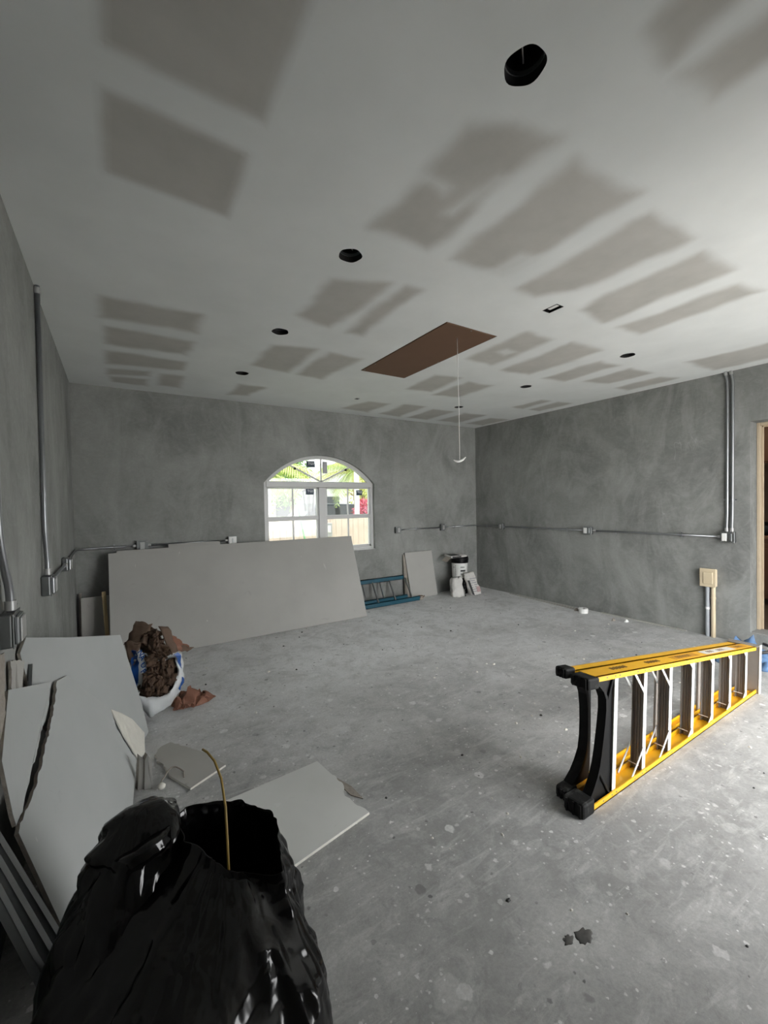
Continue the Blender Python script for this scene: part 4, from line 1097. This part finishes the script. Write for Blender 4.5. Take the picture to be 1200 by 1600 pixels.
# ================================================================== FLOOR SCRAPS
def flat_scrap(label, pts, mat, seed, rag, th=.013, name='drywall_scrap'):
    P = subdiv([(x, y, 0) for x, y in pts], .012, seed, rag)
    c = sum(P, V()) / len(P)
    t = thing(name, label, 'drywall', c, group='drywall scraps flat on the floor')
    Q = [p - c for p in P]
    g = G(); g.slab([q + V((0, 0, .001)) for q in Q], (0, 0, th - .002)); g.build('gypsum_core', M_GYPSUM, t, fix=True)
    g = G(); g.slab([q + V((0, 0, th - .001)) for q in Q], (0, 0, .0012)); g.build('face_paper', mat, t, fix=True)
    return t
flat_scrap('small dirty drywall scrap on the floor near the insulation bag', [(.162, 2.91), (.205, 2.99), (.262, 3.01), (.426, 2.76), (.505, 2.56), (.302, 2.455), (.225, 2.62)], M_BACKPAPER, 1.0, (0, 1, 2, 6))
t = flat_scrap('large pale drywall scrap on the floor behind the black bag', [(.36, 2.24), (.965, 2.285), (.985, 2.12), (1.0, 2.02), (.965, 1.93), (1.012, 1.76), (.66, 1.69), (.32, 1.62)], M_SCRAP, 4.0, (2, 3, 4))
g = G(); g.slab([V(p) - t.location for p in ((.972, 2.18, .0006), (1.035, 1.99, .0006), (1.04, 1.87, .0006), (1.0, 1.93, .0006), (.985, 2.06, .0006))], (0, 0, .004)); g.build('torn_flap', M_TORN, t)
# wire offcut on the small scrap
pts = [(.19 + .0 + .1 * q, 2.62 + .06 * math.sin(q * PI), .02 + .012 * math.sin(q * PI)) for q in [k / 10 for k in range(11)]]
tag(G().tube([(.17, 2.60, .006), (.18, 2.61, .02)] + pts + [(.285, 2.57, .016)], .004, 6).build('wire_offcut', M_TORN, None, smooth=True), 'short bent wire lying over the small floor scrap', 'wire')
tag(G().lathe([(.001, 0), (.018, .004), (.02, .018), (.008, .03), (.001, .031)], (.172, 2.56, 0), 8).build('plaster_lump', M_GYPSUM, None, smooth=True), 'pale plaster lump by the wire end on the floor', 'lump')
# crumbs
rnd = random.Random(11)
for nm, mat, cnt, lab in (('plaster_crumbs', M_GYPSUM, 150, 'pale plaster crumbs scattered over the concrete floor'), ('dirt_crumbs', M_INK, 70, 'dark dirt crumbs scattered over the concrete floor')):
    g = G()
    for k in range(cnt):
        x, y = rnd.uniform(.2, 5.2), rnd.uniform(.4, 5.0)
        if LX - .15 < x < LX + 2.5 and 1.05 < y < 1.4: continue
        if x < 1.1 and y < 3.1: continue
        if x > 4.5 and y < 1.9: continue
        if x < .7 and y < 3.8: continue
        if y > 4.8 and x < 4.2: continue
        r = rnd.choice((.004, .005, .006, .008, .011)); n = 5; a0 = rnd.random() * 6
        el = rnd.uniform(.5, 1.6)
        g.rings([[(x + r * el * math.cos(a0 + 2 * PI * i / n), y + r * math.sin(a0 + 2 * PI * i / n), 0) for i in range(n)], [(x + .5 * r * el * math.cos(a0 + 2 * PI * i / n), y + .5 * r * math.sin(a0 + 2 * PI * i / n), r * .7) for i in range(n)]], True, True)
    o = g.build(nm, mat, None); o['kind'] = 'stuff'; tag(o, lab, 'debris')
for (x, y, s, lab) in ((1.345, .845, .024, 'larger dark dirt smear on the bare floor in front of the ladder'), (1.285, .868, .015, 'smaller dark dirt smear beside the larger one on bare floor')):
    g = G(); n = 22; rr = [1 + .55 * noise.noise((x * 9, k * .9, y)) + .3 * noise.noise((y * 7, k * 2.1, x)) for k in range(n)]
    g.rings([[(s * q * rr[k] * math.cos(2 * PI * k / n) * 1.5, s * q * rr[k] * math.sin(2 * PI * k / n), h) for k in range(n)] for q, h in ((1, 0), (.85, .0015), (.4, .004), (.1, .003))], True, True)
    o = tag(g.build('dirt_smear', M_DIRT, None, smooth=True), lab, 'dirt'); o.location = (x, y, 0)

# ================================================================== INSULATION SACK
SU, SV, SW = V((.998, -.064, 0)), V((.021, .335, .942)), V((-.06, -.94, .335))
sk = thing('insulation_sack', 'torn white and blue plastic sack spilling brown insulation', 'sack', (.22, 3.45, 0))
SO = V((0, 0, .30))
def resample(poly, n, closed=True):
    P = [V((a, b, 0)) for a, b in poly]; m = len(P); out = []
    for k in range(n):
        q = k / n * m; i = int(q); f = q - i
        p0, p1, p2, p3 = P[(i - 1) % m], P[i % m], P[(i + 1) % m], P[(i + 2) % m]
        out.append(.5 * ((2 * p1) + (p2 - p0) * f + (2 * p0 - 5 * p1 + 4 * p2 - p3) * f * f + (3 * p1 - p0 - 3 * p2 + p3) * f ** 3))
    return out
SACK = [(-.165, .215), (-.176, .111), (-.152, -.047), (-.115, -.161), (-.053, -.262), (.015, -.241), (.09, -.199), (.166, -.092), (.181, .041), (.150, .15), (.05, .13), (-.07, .19)]
FILL = [(-.075, .226), (-.050, .108), (-.066, 0), (-.105, -.10), (-.04, -.125), (.045, -.125), (.108, -.081), (.13, .045), (.095, .2), (.02, .30), (-.04, .33), (-.085, .30)]
n = 72
RIMF = [(-.08, .19), (-.055, .108), (-.07, 0), (-.108, -.10), (-.04, -.128), (.048, -.128), (.112, -.083), (.134, .03), (.115, .12), (.05, .10), (-.02, .12), (-.065, .16)]
so_, fi_ = resample(SACK, n), resample(RIMF, n)
def lp(p, w, seed=0, amp=0.0, fr=10):
    q = SO + SU * p.x + SV * p.y + SW * w
    if amp: q = crumple(q, amp, fr, seed)
    q.z = max(.004, q.z)
    return q
cen = V((0.0, .02, 0))
R = []
for w, mode, k in ((.085, 'f', .98), (.10, 'f', 1.02), (.095, 'm', .35), (.07, 'm', .7), (.03, 's', .97), (-.02, 's', 1.0), (-.09, 's', .93), (-.15, 's', .72), (-.19, 's', .4), (-.20, 's', .1)):
    ring = []
    for a, b in zip(fi_, so_):
        p = a * k + cen * (1 - k) if mode == 'f' else (a.lerp(b, k) if mode == 'm' else cen.lerp(b, k))
        ring.append(lp(p, w, 1.5, .016, 14))
    R.append(ring)
g = G(); g.rings(R, False, True); g.build('plastic_skin', M_SACK, sk, smooth=True, fix=True)
# printed blue stripe and letters follow the left flank
M_B = M_SACKBLUE
def flank(i0, i1, k0, k1, off=.012):
    """patch over the front flank between mouth rim and outline"""
    g = G(); rows = []
    for kk in range(6):
        k = k0 + (k1 - k0) * kk / 5; w = .110 - .065 * k + off
        rows.append([lp(fi_[i % n].lerp(so_[i % n], k), w, 1.5, .016, 14) for i in range(i0, i1 + 1)])
    return g.grid(rows)
flank(-2, 13, .42, .78).build('blue_stripe', M_B, sk, smooth=True)
for q, ch in enumerate('NAUF'):
    k = .2; i = 2 + q * 2.6; a, b = fi_[int(i)], so_[int(i)]; p = a.lerp(b, k)
    text_mesh('sack_lettering', ch, .05, M_B, sk, lp(p, .118), SU * .5 - SV * .85 + SW * .1, SU * .85 + SV * .5 + SW * .4, .001)
flank(46, 54, .35, .8).build('blue_print', M_B, sk, smooth=True)
flank(40, 43, .6, .9).build('blue_print', M_B, sk, smooth=True)
# brown wool filling
R = []; wc = cen + V((.02, .08, 0)); KW = [(-.12, .1), (-.10, .6), (-.05, .92), (.02, 1.0), (.07, 1.0), (.10, .88), (.12, .7), (.13, .45), (.135, .2), (.135, .04)]
wn = 144; fw_ = resample(FILL, wn)
for q in range(len(KW) - 1):
    for st_ in range(4):
        w = KW[q][0] + (KW[q + 1][0] - KW[q][0]) * st_ / 4; k = KW[q][1] + (KW[q + 1][1] - KW[q][1]) * st_ / 4
        ring = []
        for a in fw_:
            p = lp(wc + (a - wc) * k, w); p = crumple(p, .045, 10, 9); p = crumple(p, .022, 26, 4); p = crumple(p, .012, 55, 2)
            p.z = max(.01, p.z); ring.append(p)
        R.append(ring)
g = G(); g.rings(R, False, True); g.build('insulation_wool', M_WOOL, sk, smooth=True, fix=True)
# paper flaps around the top
def flap(pts, seed, name='paper_flap', mat=M_WOOL, th=.004, amp=.02, sub=5):
    (a, b, c, d) = [V(p) for p in pts]; g = G(); rows = []
    for i in range(sub + 1):
        rows.append([crumple(a.lerp(b, j / sub).lerp(d.lerp(c, j / sub), i / sub), amp, 16, seed) for j in range(sub + 1)])
    g.grid(rows)
    o = g.build(name, mat, sk, smooth=True)
    s = o.modifiers.new('thickness', 'SOLIDIFY'); s.thickness = th
    return o
M_KRAFT = pm('dark_kraft_paper', (.13, .085, .06), .85, .25, 9, bump=.3)
L = lambda x, y, w: lp(V((x, y, 0)), w)
flap([L(-.19, .28, .05), L(-.10, .24, .08), L(-.13, .10, .07), L(-.165, .12, .05)], 3, mat=M_KRAFT)
flap([L(-.19, .26, .03), L(-.115, .42, .0), L(-.01, .37, .05), L(-.06, .22, .10)], 4, mat=M_KRAFT)
flap([L(-.12, .40, -.02), L(-.04, .38, -.03), L(.05, .30, -.02), L(-.03, .26, .04)], 5, mat=M_WOOL)
flap([L(.03, .36, .03), L(.09, .35, -.01), L(.15, .16, .02), L(.11, .12, .08)], 6, mat=M_KRAFT)
flap([L(.08, .31, -.05), L(.16, .24, -.08), L(.24, .17, -.10), L(.12, .14, -.04)], 7, mat=M_BROWNPAPER)
flap([L(.12, .20, -.05), L(.20, .19, -.08), L(.27, .155, -.09), L(.14, .13, -.05)], 8, mat=M_KRAFT)
# brown crumpled paper on the floor
heap('crumpled_paper', 'reddish brown crumpled paper on the floor beside the insulation sack', 'paper', (.47, 3.57, 0), .155, .10, .12, M_BROWNPAPER, 7.7, amp=.056, fr=17, nr=20, na=64)

# ================================================================== BLACK TRASH BAG
tb = thing('trash_bag', 'open black plastic trash bag in the near left corner with a cable in it', 'trash bag', (.13, 1.28, 0))
n = 96
def ell(cx, cy, rx, ry, z, rot=0.0, pw=.9):
    out = []
    for j in range(n):
        a = 2 * PI * j / n; ca, sa = math.cos(a), math.sin(a)
        x = abs(ca) ** pw * math.copysign(1, ca) * rx; y = abs(sa) ** pw * math.copysign(1, sa) * ry
        out.append(V((cx + x * math.cos(rot) - y * math.sin(rot) - .13, cy + x * math.sin(rot) + y * math.cos(rot) - 1.28, z)))
    return out
RIM = [(.415, 1.376), (.311, 1.464), (.17, 1.524), (.138, 1.496), (.143, 1.386), (.254, 1.257), (.356, 1.162), (.382, 1.157)]
RC = (.275, 1.335)
def rim_radius(a):
    n8 = len(RIM); an = [math.atan2(y - RC[1], x - RC[0]) % (2 * PI) for x, y in RIM]; a %= 2 * PI
    for k in range(n8):
        a0, a1 = an[k], an[(k + 1) % n8]
        if a1 < a0: a1 += 2 * PI
        aa = a if a >= a0 else a + 2 * PI
        if a0 <= aa <= a1:
            x0, y0 = RIM[k][0] - RC[0], RIM[k][1] - RC[1]; x1, y1 = RIM[(k + 1) % n8][0] - RC[0], RIM[(k + 1) % n8][1] - RC[1]
            dx, dy = math.cos(a), math.sin(a); den = dx * (y1 - y0) - dy * (x1 - x0)
            return (x0 * (y1 - y0) - y0 * (x1 - x0)) / den
    return .15
n = 160
rimloop = [V((RC[0] - .13 + rim_radius(2 * PI * j / n) * math.cos(2 * PI * j / n), RC[1] - 1.28 + rim_radius(2 * PI * j / n) * math.sin(2 * PI * j / n), 0)) for j in range(n)]
keys = [(0, .12, 1.20, .24, .30, 0), (.01, .12, 1.20, .27, .33, 0), (.10, .12, 1.21, .31, .36, 0), (.20, .12, 1.22, .32, .37, 0), (.30, .12, 1.23, .30, .36, .05), (.37, .13, 1.25, .28, .33, .2), (.42, .15, 1.27, .26, .31, .45), (.46, .2, 1.3, .24, .28, .75), (.485, .25, 1.33, .22, .26, .92), (.505, .27, 1.34, .2, .22, 1.0)]
R = []
for kk in range(len(keys) - 1):
    for q_ in range(6):
        q = q_ / 6; a, b = keys[kk], keys[kk + 1]; R.append([a[i] * (1 - q) + b[i] * q for i in range(6)])
R.append(list(keys[-1]))
RR = []
for (z, cx, cy, rx, ry, mixr) in R:
    ring = ell(cx, cy, rx, ry, z, .5)
    o2 = []
    for j, p in enumerate(ring):
        rl = rimloop[j]; p = V((p.x * (1 - mixr) + rl.x * mixr, p.y * (1 - mixr) + rl.y * mixr, z))
        a = 2 * PI * j / n
        am = smoothstep(z / .08)
        dn = V((math.cos(a), math.sin(a), 0))
        q3 = V((p.x * 5, p.y * 5, z * 3.5))
        rid = .055 * (abs(noise.noise(q3 + V((3, 1, 2)))) * 1.7 - .4) + .02 * noise.noise(q3 * .5 + V((8, 8, 8))) + .03 * (abs(noise.noise(q3 * 2.4)) - .25) + .010 * (abs(noise.noise(q3 * 6)) - .25)
        rid += .024 * (abs(noise.noise((math.cos(a) * 4.5, math.sin(a) * 4.5, z * 1.6 + 5))) * 2 - .5) * smoothstep((z - .1) / .2)
        rid *= 1 - .75 * mixr
        p = p + dn * (am * rid)
        p.z += mixr * (.03 * math.sin(a - .3) + .012 * noise.noise((math.cos(a) * 3, math.sin(a) * 3, 3)))
        p.z += am * .012 * noise.noise(q3 * 1.7 + V((1, 7, 3)))
        if z == 0: p.z = 0
        o2.append(p)
    RR.append(o2)
# mouth turns in and drops inside
rim = RR[-1]; c0 = sum(rim, V()) / n
for k, dz in ((.985, -.003), (.96, -.02), (.93, -.06), (.88, -.11), (.82, -.16), (.7, -.22), (.45, -.25), (.15, -.255)):
    ring = []
    for j, p in enumerate(rim):
        q = c0 + (p - c0) * k; q.z = p.z + dz
        if dz < -.03: q = crumple(q, .03, 11, 6)
        ring.append(q)
    RR.append(ring)
g = G(); g.rings(RR, True, True); g.build('bag_body', M_BAG, tb, smooth=True)
# bunched fold that stands up on the left
keys = [(.10, -.03, 1.34, .20, .22), (.25, -.02, 1.38, .185, .20), (.38, .0, 1.43, .155, .165), (.46, .02, 1.46, .13, .135), (.505, .03, 1.48, .112, .108), (.525, .035, 1.485, .118, .112), (.56, .05, 1.51, .098, .085), (.585, .055, 1.52, .065, .05), (.592, .055, 1.52, .02, .015)]
R = []
for kk in range(len(keys) - 1):
    for s in range(3):
        q = s / 3; a, b = keys[kk], keys[kk + 1]; R.append([a[i] * (1 - q) + b[i] * q for i in range(5)])
R.append(list(keys[-1])); RR = []
for (z, cx, cy, rx, ry) in R:
    ring = ell(cx, cy, rx, ry, z, .3); o2 = []
    for p in ring:
        c2 = V((cx - .13, cy - 1.28, z)); d = (p - c2); dn = V((d.x, d.y, 0)).normalized()
        q3 = V((p.x * 9, p.y * 9, z * 5))
        p = p + dn * (.034 * (abs(noise.noise(q3 + V((5, 2, 9)))) * 1.8 - .4 + .5 * (abs(noise.noise(q3 * 2.6)) - .2) + .2 * (abs(noise.noise(q3 * 6)) - .2))) * min(1, rx / .06)
        p.z += .015 * noise.noise(q3 * .8)
        o2.append(p)
    RR.append(o2)
g = G(); g.rings(RR, True, True); g.build('bunched_fold', M_BAG, tb, smooth=True)
def bag_flap(c, nrm, w, h, seed, name):
    nrm = V(nrm).normalized(); u = V((0, 0, 1)).cross(nrm).normalized(); v = nrm.cross(u); c = V(c) - V((.13, 1.28, 0))
    g = G(); rows = []; N1, N2 = 22, 8
    for i in range(N2 + 1):
        row = []
        for j in range(N1 + 1):
            a, b = j / N1 - .5, i / N2 - .5
            p = c + u * (w * a * (1 + .15 * b)) + v * (h * b + .012 * noise.noise((a * 4, seed, 0))) - nrm * (.16 * a * a + .25 * max(0, abs(b) - .25) ** 1.3)
            p += nrm * (.004 * (abs(noise.noise((a * 7 + seed, b * 3, 1))) * 2 - .4))
            row.append(p)
        rows.append(row)
    g.grid(rows)
    o = g.build(name, M_BAG, tb, smooth=True); m_ = o.modifiers.new('thickness', 'SOLIDIFY'); m_.thickness = .002
bag_flap((.085, 1.37, .548), (.50, -.73, .47), .15, .06, 2.0, 'glint_flap')  # added fold, tilted to mirror the garage opening as a glint
cbl = [(.250, 1.262, .30), (.252, 1.27, .42), (.256, 1.30, .52), (.262, 1.345, .60), (.262, 1.40, .66), (.252, 1.45, .695), (.237, 1.49, .71), (.226, 1.512, .712)]
c = V((.25, 1.262, .28)); o = tag(G().tube([V(p) - c for p in cbl], .0038, 8).build('cable', M_CABLE, None, smooth=True), 'yellow cable curving up out of the black trash bag', 'cable'); o.location = c

# ================================================================== OUTSIDE THE WINDOW
fn = thing('board_fence', 'pale wooden board fence outside below the window', 'fence', (4.2, 8.9, -.1))
x = -2.4; k = 0
while x < 4.2:
    w = .145; hh = 1.36 + .02 * math.sin(k * 2.1)
    g = G(); g.slab([(x, 0, 0), (x + w, 0, 0), (x + w, 0, hh - .02), (x + w - .03, 0, hh), (x + .03, 0, hh), (x, 0, hh - .02)], (0, .02, 0)); g.build('plank', M_FENCE, fn)
    x += w + .006; k += 1
for z in (.3, 1.05):
    g = G(); g.box(-2.4, 4.2, .02, .06, z, z + .09); g.build('fence_rail', M_FENCE, fn)
t = thing('meter_box', 'small grey box mounted on the pale fence outside', 'utility box', (4.12, 8.88, .78))
g = G(); g.box(-.10, .10, -.08, .02, 0, .32); g.build('body', M_GREYBLOCK, t, bevel=.01); g = G(); g.box(-.06, .06, -.09, -.08, .1, .26); g.build('lid', M_WHITE, t, bevel=.004)
tag(G().tube([(0, 0, 0), (-.22, .25, 1.55)], .02, 8).build('green_pole', M_GREENPOLE, None), 'thin green pole leaning on the fence outside', 'pole').location = (3.62, 8.55, -.1)
for k, (x, y, w, h, lab) in enumerate(((2.75, 8.2, .42, .62, 'stacked grey block at the lower left of the window view'), (3.15, 8.3, .3, .9, 'taller grey block beside the stacked one outside'))):
    t = thing('concrete_block', lab, 'block', (x, y, -.1), group='grey blocks outside the window')
    for q in range(3):
        g = G(); g.box(-w / 2, w / 2, -.1, .1, q * h / 3 + .003, (q + 1) * h / 3); g.build('course', M_GREYBLOCK, t, bevel=.01)
# white house behind
hs = thing('white_house', 'white house with grey roof far beyond the fence', 'building', (10, 24, -.1))
g = G(); g.box(-7, 7, 0, 5, 0, 2.9); g.build('wall', M_STUCCO, hs)
g = G(); g.slab([(-7.5, -.6, 2.85), (7.5, -.6, 2.85), (5.5, 2.5, 4.3), (-5.5, 2.5, 4.3)], (0, 0, .1)); g.build('roof', M_ROOF, hs)
for xx in (-5, -2.2, .8, 3.6):
    g = G(); g.box(xx, xx + 1.3, -.04, 0, .9, 2.2); w = g.build('window', M_VINYL, hs); g = G(); g.box(xx + .08, xx + 1.22, -.06, -.04, .98, 2.12); g.build('pane', M_CARGLASS, w)
# parked car
cr = thing('parked_car', 'dark grey car parked beyond the fence', 'car', (7.6, 15.0, -.1))
prof = [(-2.2, .35), (2.2, .35), (2.25, .8), (2.1, 1.0), (1.2, 1.08), (.65, 1.62), (-1.4, 1.68), (-2.05, 1.1), (-2.25, .9)]
g = G(); g.slab([(a, -.9, b) for a, b in prof], (0, 1.8, 0)); g.build('body', M_CAR, cr, bevel=.08, seg=2, fix=True)
g = G(); g.slab([(1.0, -.905, 1.12), (.6, -.905, 1.52), (-1.3, -.905, 1.57), (-1.75, -.905, 1.12)], (0, 1.81, 0)); g.build('side_glass', M_CARGLASS, cr, fix=True)
for sx in (-1.4, 1.4):
    for sy in (-.92, .72):
        g = G(); g.lathe([(.001, 0), (.2, 0), (.33, .02), (.33, .18), (.2, .2), (.001, .2)], (sx, sy, .33), 20, ((1, 0, 0), (0, 0, 1), (0, 1, 0))); g.build('wheel', M_BLACKPL, cr, smooth='auto')
# white post, red bush
tag(G().lathe([(.001, 0), (.09, 0), (.075, .2), (.075, 2.9), (.10, 2.95), (.001, 2.96)], (0, 0, 0), 14).build('white_post', M_STUCCO, None, smooth='auto'), 'white round post seen through the right window pane', 'post').location = (6.05, 10.9, -.1)
tag(G().lathe([(.001, 0), (.11, 0), (.09, .3), (.09, 3.4), (.001, 3.41)], (0, 0, 0), 14).build('grey_post', M_GREYBLOCK, None, smooth='auto'), 'grey post at the far left of the window view', 'post').location = (2.95, 9.6, -.1)
def leaves(g, c, rx, ry, rz, cnt, ln, wd, rnd, hang=0.0):
    for _ in range(cnt):
        d = V((rnd.gauss(0, 1), rnd.gauss(0, 1), rnd.gauss(0, 1))).normalized(); q = rnd.random() ** .4
        p = V(c) + V((d.x * rx, d.y * ry, d.z * rz)) * q
        a = (d + V((rnd.uniform(-1, 1), rnd.uniform(-1, 1), rnd.uniform(-1, 1) - hang))).normalized(); b = a.cross(V((rnd.uniform(-1, 1), rnd.uniform(-1, 1), 1))).normalized()
        L_ = ln * rnd.uniform(.6, 1.3)
        g.add([p, p + a * L_ * .5 + b * wd, p + a * L_, p + a * L_ * .5 - b * wd], [(0, 1, 2, 3)])
rnd = random.Random(5)
t = thing('red_bush', 'crimson leafed bush beyond the fence at the right pane', 'bush', (6.80, 11.8, -.1))
g = G(); leaves(g, (0, 0, 1.45), .24, .24, .30, 220, .2, .035, rnd); g.build('foliage', M_REDLEAF, t)
g = G()
for k in range(5): g.tube([(0, 0, 0), (.12 * math.cos(k * 1.3), .12 * math.sin(k * 1.3), .5), (.25 * math.cos(k * 1.3), .25 * math.sin(k * 1.3), 1.2)], .015, 6)
g.build('stems', M_BARK, t)
def palm(loc, h, nf, ln, label, seed, mats):
    rnd = random.Random(seed)
    t = thing('palm_tree', label, 'tree', loc, group='palms outside the window')
    lx = rnd.uniform(-.3, .3)
    g = G(); g.tube([(0, 0, 0), (lx * .3, .1, h * .4), (lx, .1, h)], [.12, .10, .08], 10); g.build('trunk', M_BARK, t, smooth=True)
    for k in range(nf):
        az = 2 * PI * k / nf + rnd.uniform(-.2, .2); el = rnd.uniform(.1, 1.1); g = G(); L_ = ln * rnd.uniform(.8, 1.15)
        pts = []
        for i in range(13):
            q = i / 12; rr = L_ * q * math.cos(el * (1 - q * .4)); zz = L_ * (math.sin(el) * q - .75 * q * q)
            pts.append(V((lx + math.cos(az) * rr, .1 + math.sin(az) * rr, h + zz)))
        g.tube(pts, [.018 * (1 - .8 * i / 12) for i in range(13)], 5)
        sd = V((-math.sin(az), math.cos(az), 0))
        for i in range(1, 13):
            for j in (0, .5):
                if i == 12 and j: continue
                p = pts[i].lerp(pts[min(i + 1, 12)], j); q = i / 12; ll = .55 * math.sin(PI * min(1, q * .85 + .12)) * ln / 2
                tg = (pts[min(i + 1, 12)] - pts[i - 1]).normalized()
                for s in (-1, 1):
                    tip = p + sd * s * ll * .75 + tg * ll * .45 - V((0, 0, ll * .55)); mid = p.lerp(tip, .45) + V((0, 0, ll * .06)); w_ = tg * .022
                    g.add([p - w_ * .5, mid - w_, tip, mid + w_], [(0, 1, 2, 3)])
        g.build('frond', mats[k % len(mats)], t)
    return t
palm((3.55, 11.2, -.1), 2.55, 16, 1.7, 'palm tree whose fronds fill the upper left window panes', 3, [M_LEAF[0], M_LEAF[2]])
palm((7.45, 13.2, -.1), 2.75, 17, 1.8, 'palm tree with fronds hanging over the car in the right panes', 8, [M_LEAF[2], M_LEAF[0]])
def tree(loc, h, r, label, seed, mi):
    rnd = random.Random(seed); t = thing('leafy_tree', label, 'tree', loc, group='leafy trees outside the window')
    g = G(); g.tube([(0, 0, 0), (.25, 0, h * .4), (.1, .1, h * .75)], [.14, .11, .07], 8)
    for k in range(5): g.tube([(.15, .05, h * .55), (r * .6 * math.cos(k * 1.26), r * .6 * math.sin(k * 1.26), h * .9)], [.05, .02], 6)
    g.build('trunk', M_BARK, t, smooth=True)
    g = G()
    for k in range(7): leaves(g, (rnd.uniform(-.6, .6) * r, rnd.uniform(-.6, .6) * r, h + rnd.uniform(-.45, .4) * r), r * .5, r * .5, r * .42, 330, .2, .05, rnd, .3)
    g.build('crown', M_LEAF[mi], t)
tree((3.6, 15.5, -.1), 2.6, 1.9, 'green leafy tree behind the left window panes', 2, 0)
tree((9.9, 17.0, -.1), 2.7, 1.8, 'yellow green tree at the far right window panes', 6, 2)
tree((7.2, 20.0, -.1), 3.3, 2.2, 'darker green tree in front of the white house', 9, 1)
# garden lantern on a post
t = thing('garden_lantern', 'garden lantern with dark cap seen through the left pane', 'lantern', (4.32, 10.4, -.1))
g = G(); g.tube([(0, 0, 0), (0, 0, 1.45)], .035, 10); g.build('post', M_BLACKPL, t, smooth='auto')
g = G(); g.lathe([(.17, 1.98), (.20, 1.98), (.06, 2.10), (.02, 2.16), (.001, 2.17)], (0, 0, 0), 6); g.build('cap', M_BLACKPL, t)
g = G(); g.lathe([(.001, 1.45), (.11, 1.45), (.16, 1.98), (.001, 1.98)], (0, 0, 0), 6); g.build('glass', M_GLASS, t)
for k in range(6):
    a = 2 * PI * k / 6; g = G(); g.tube([(.11 * math.cos(a), .11 * math.sin(a), 1.45), (.16 * math.cos(a), .16 * math.sin(a), 1.98)], .009, 5); g.build('bar', M_BLACKPL, t)
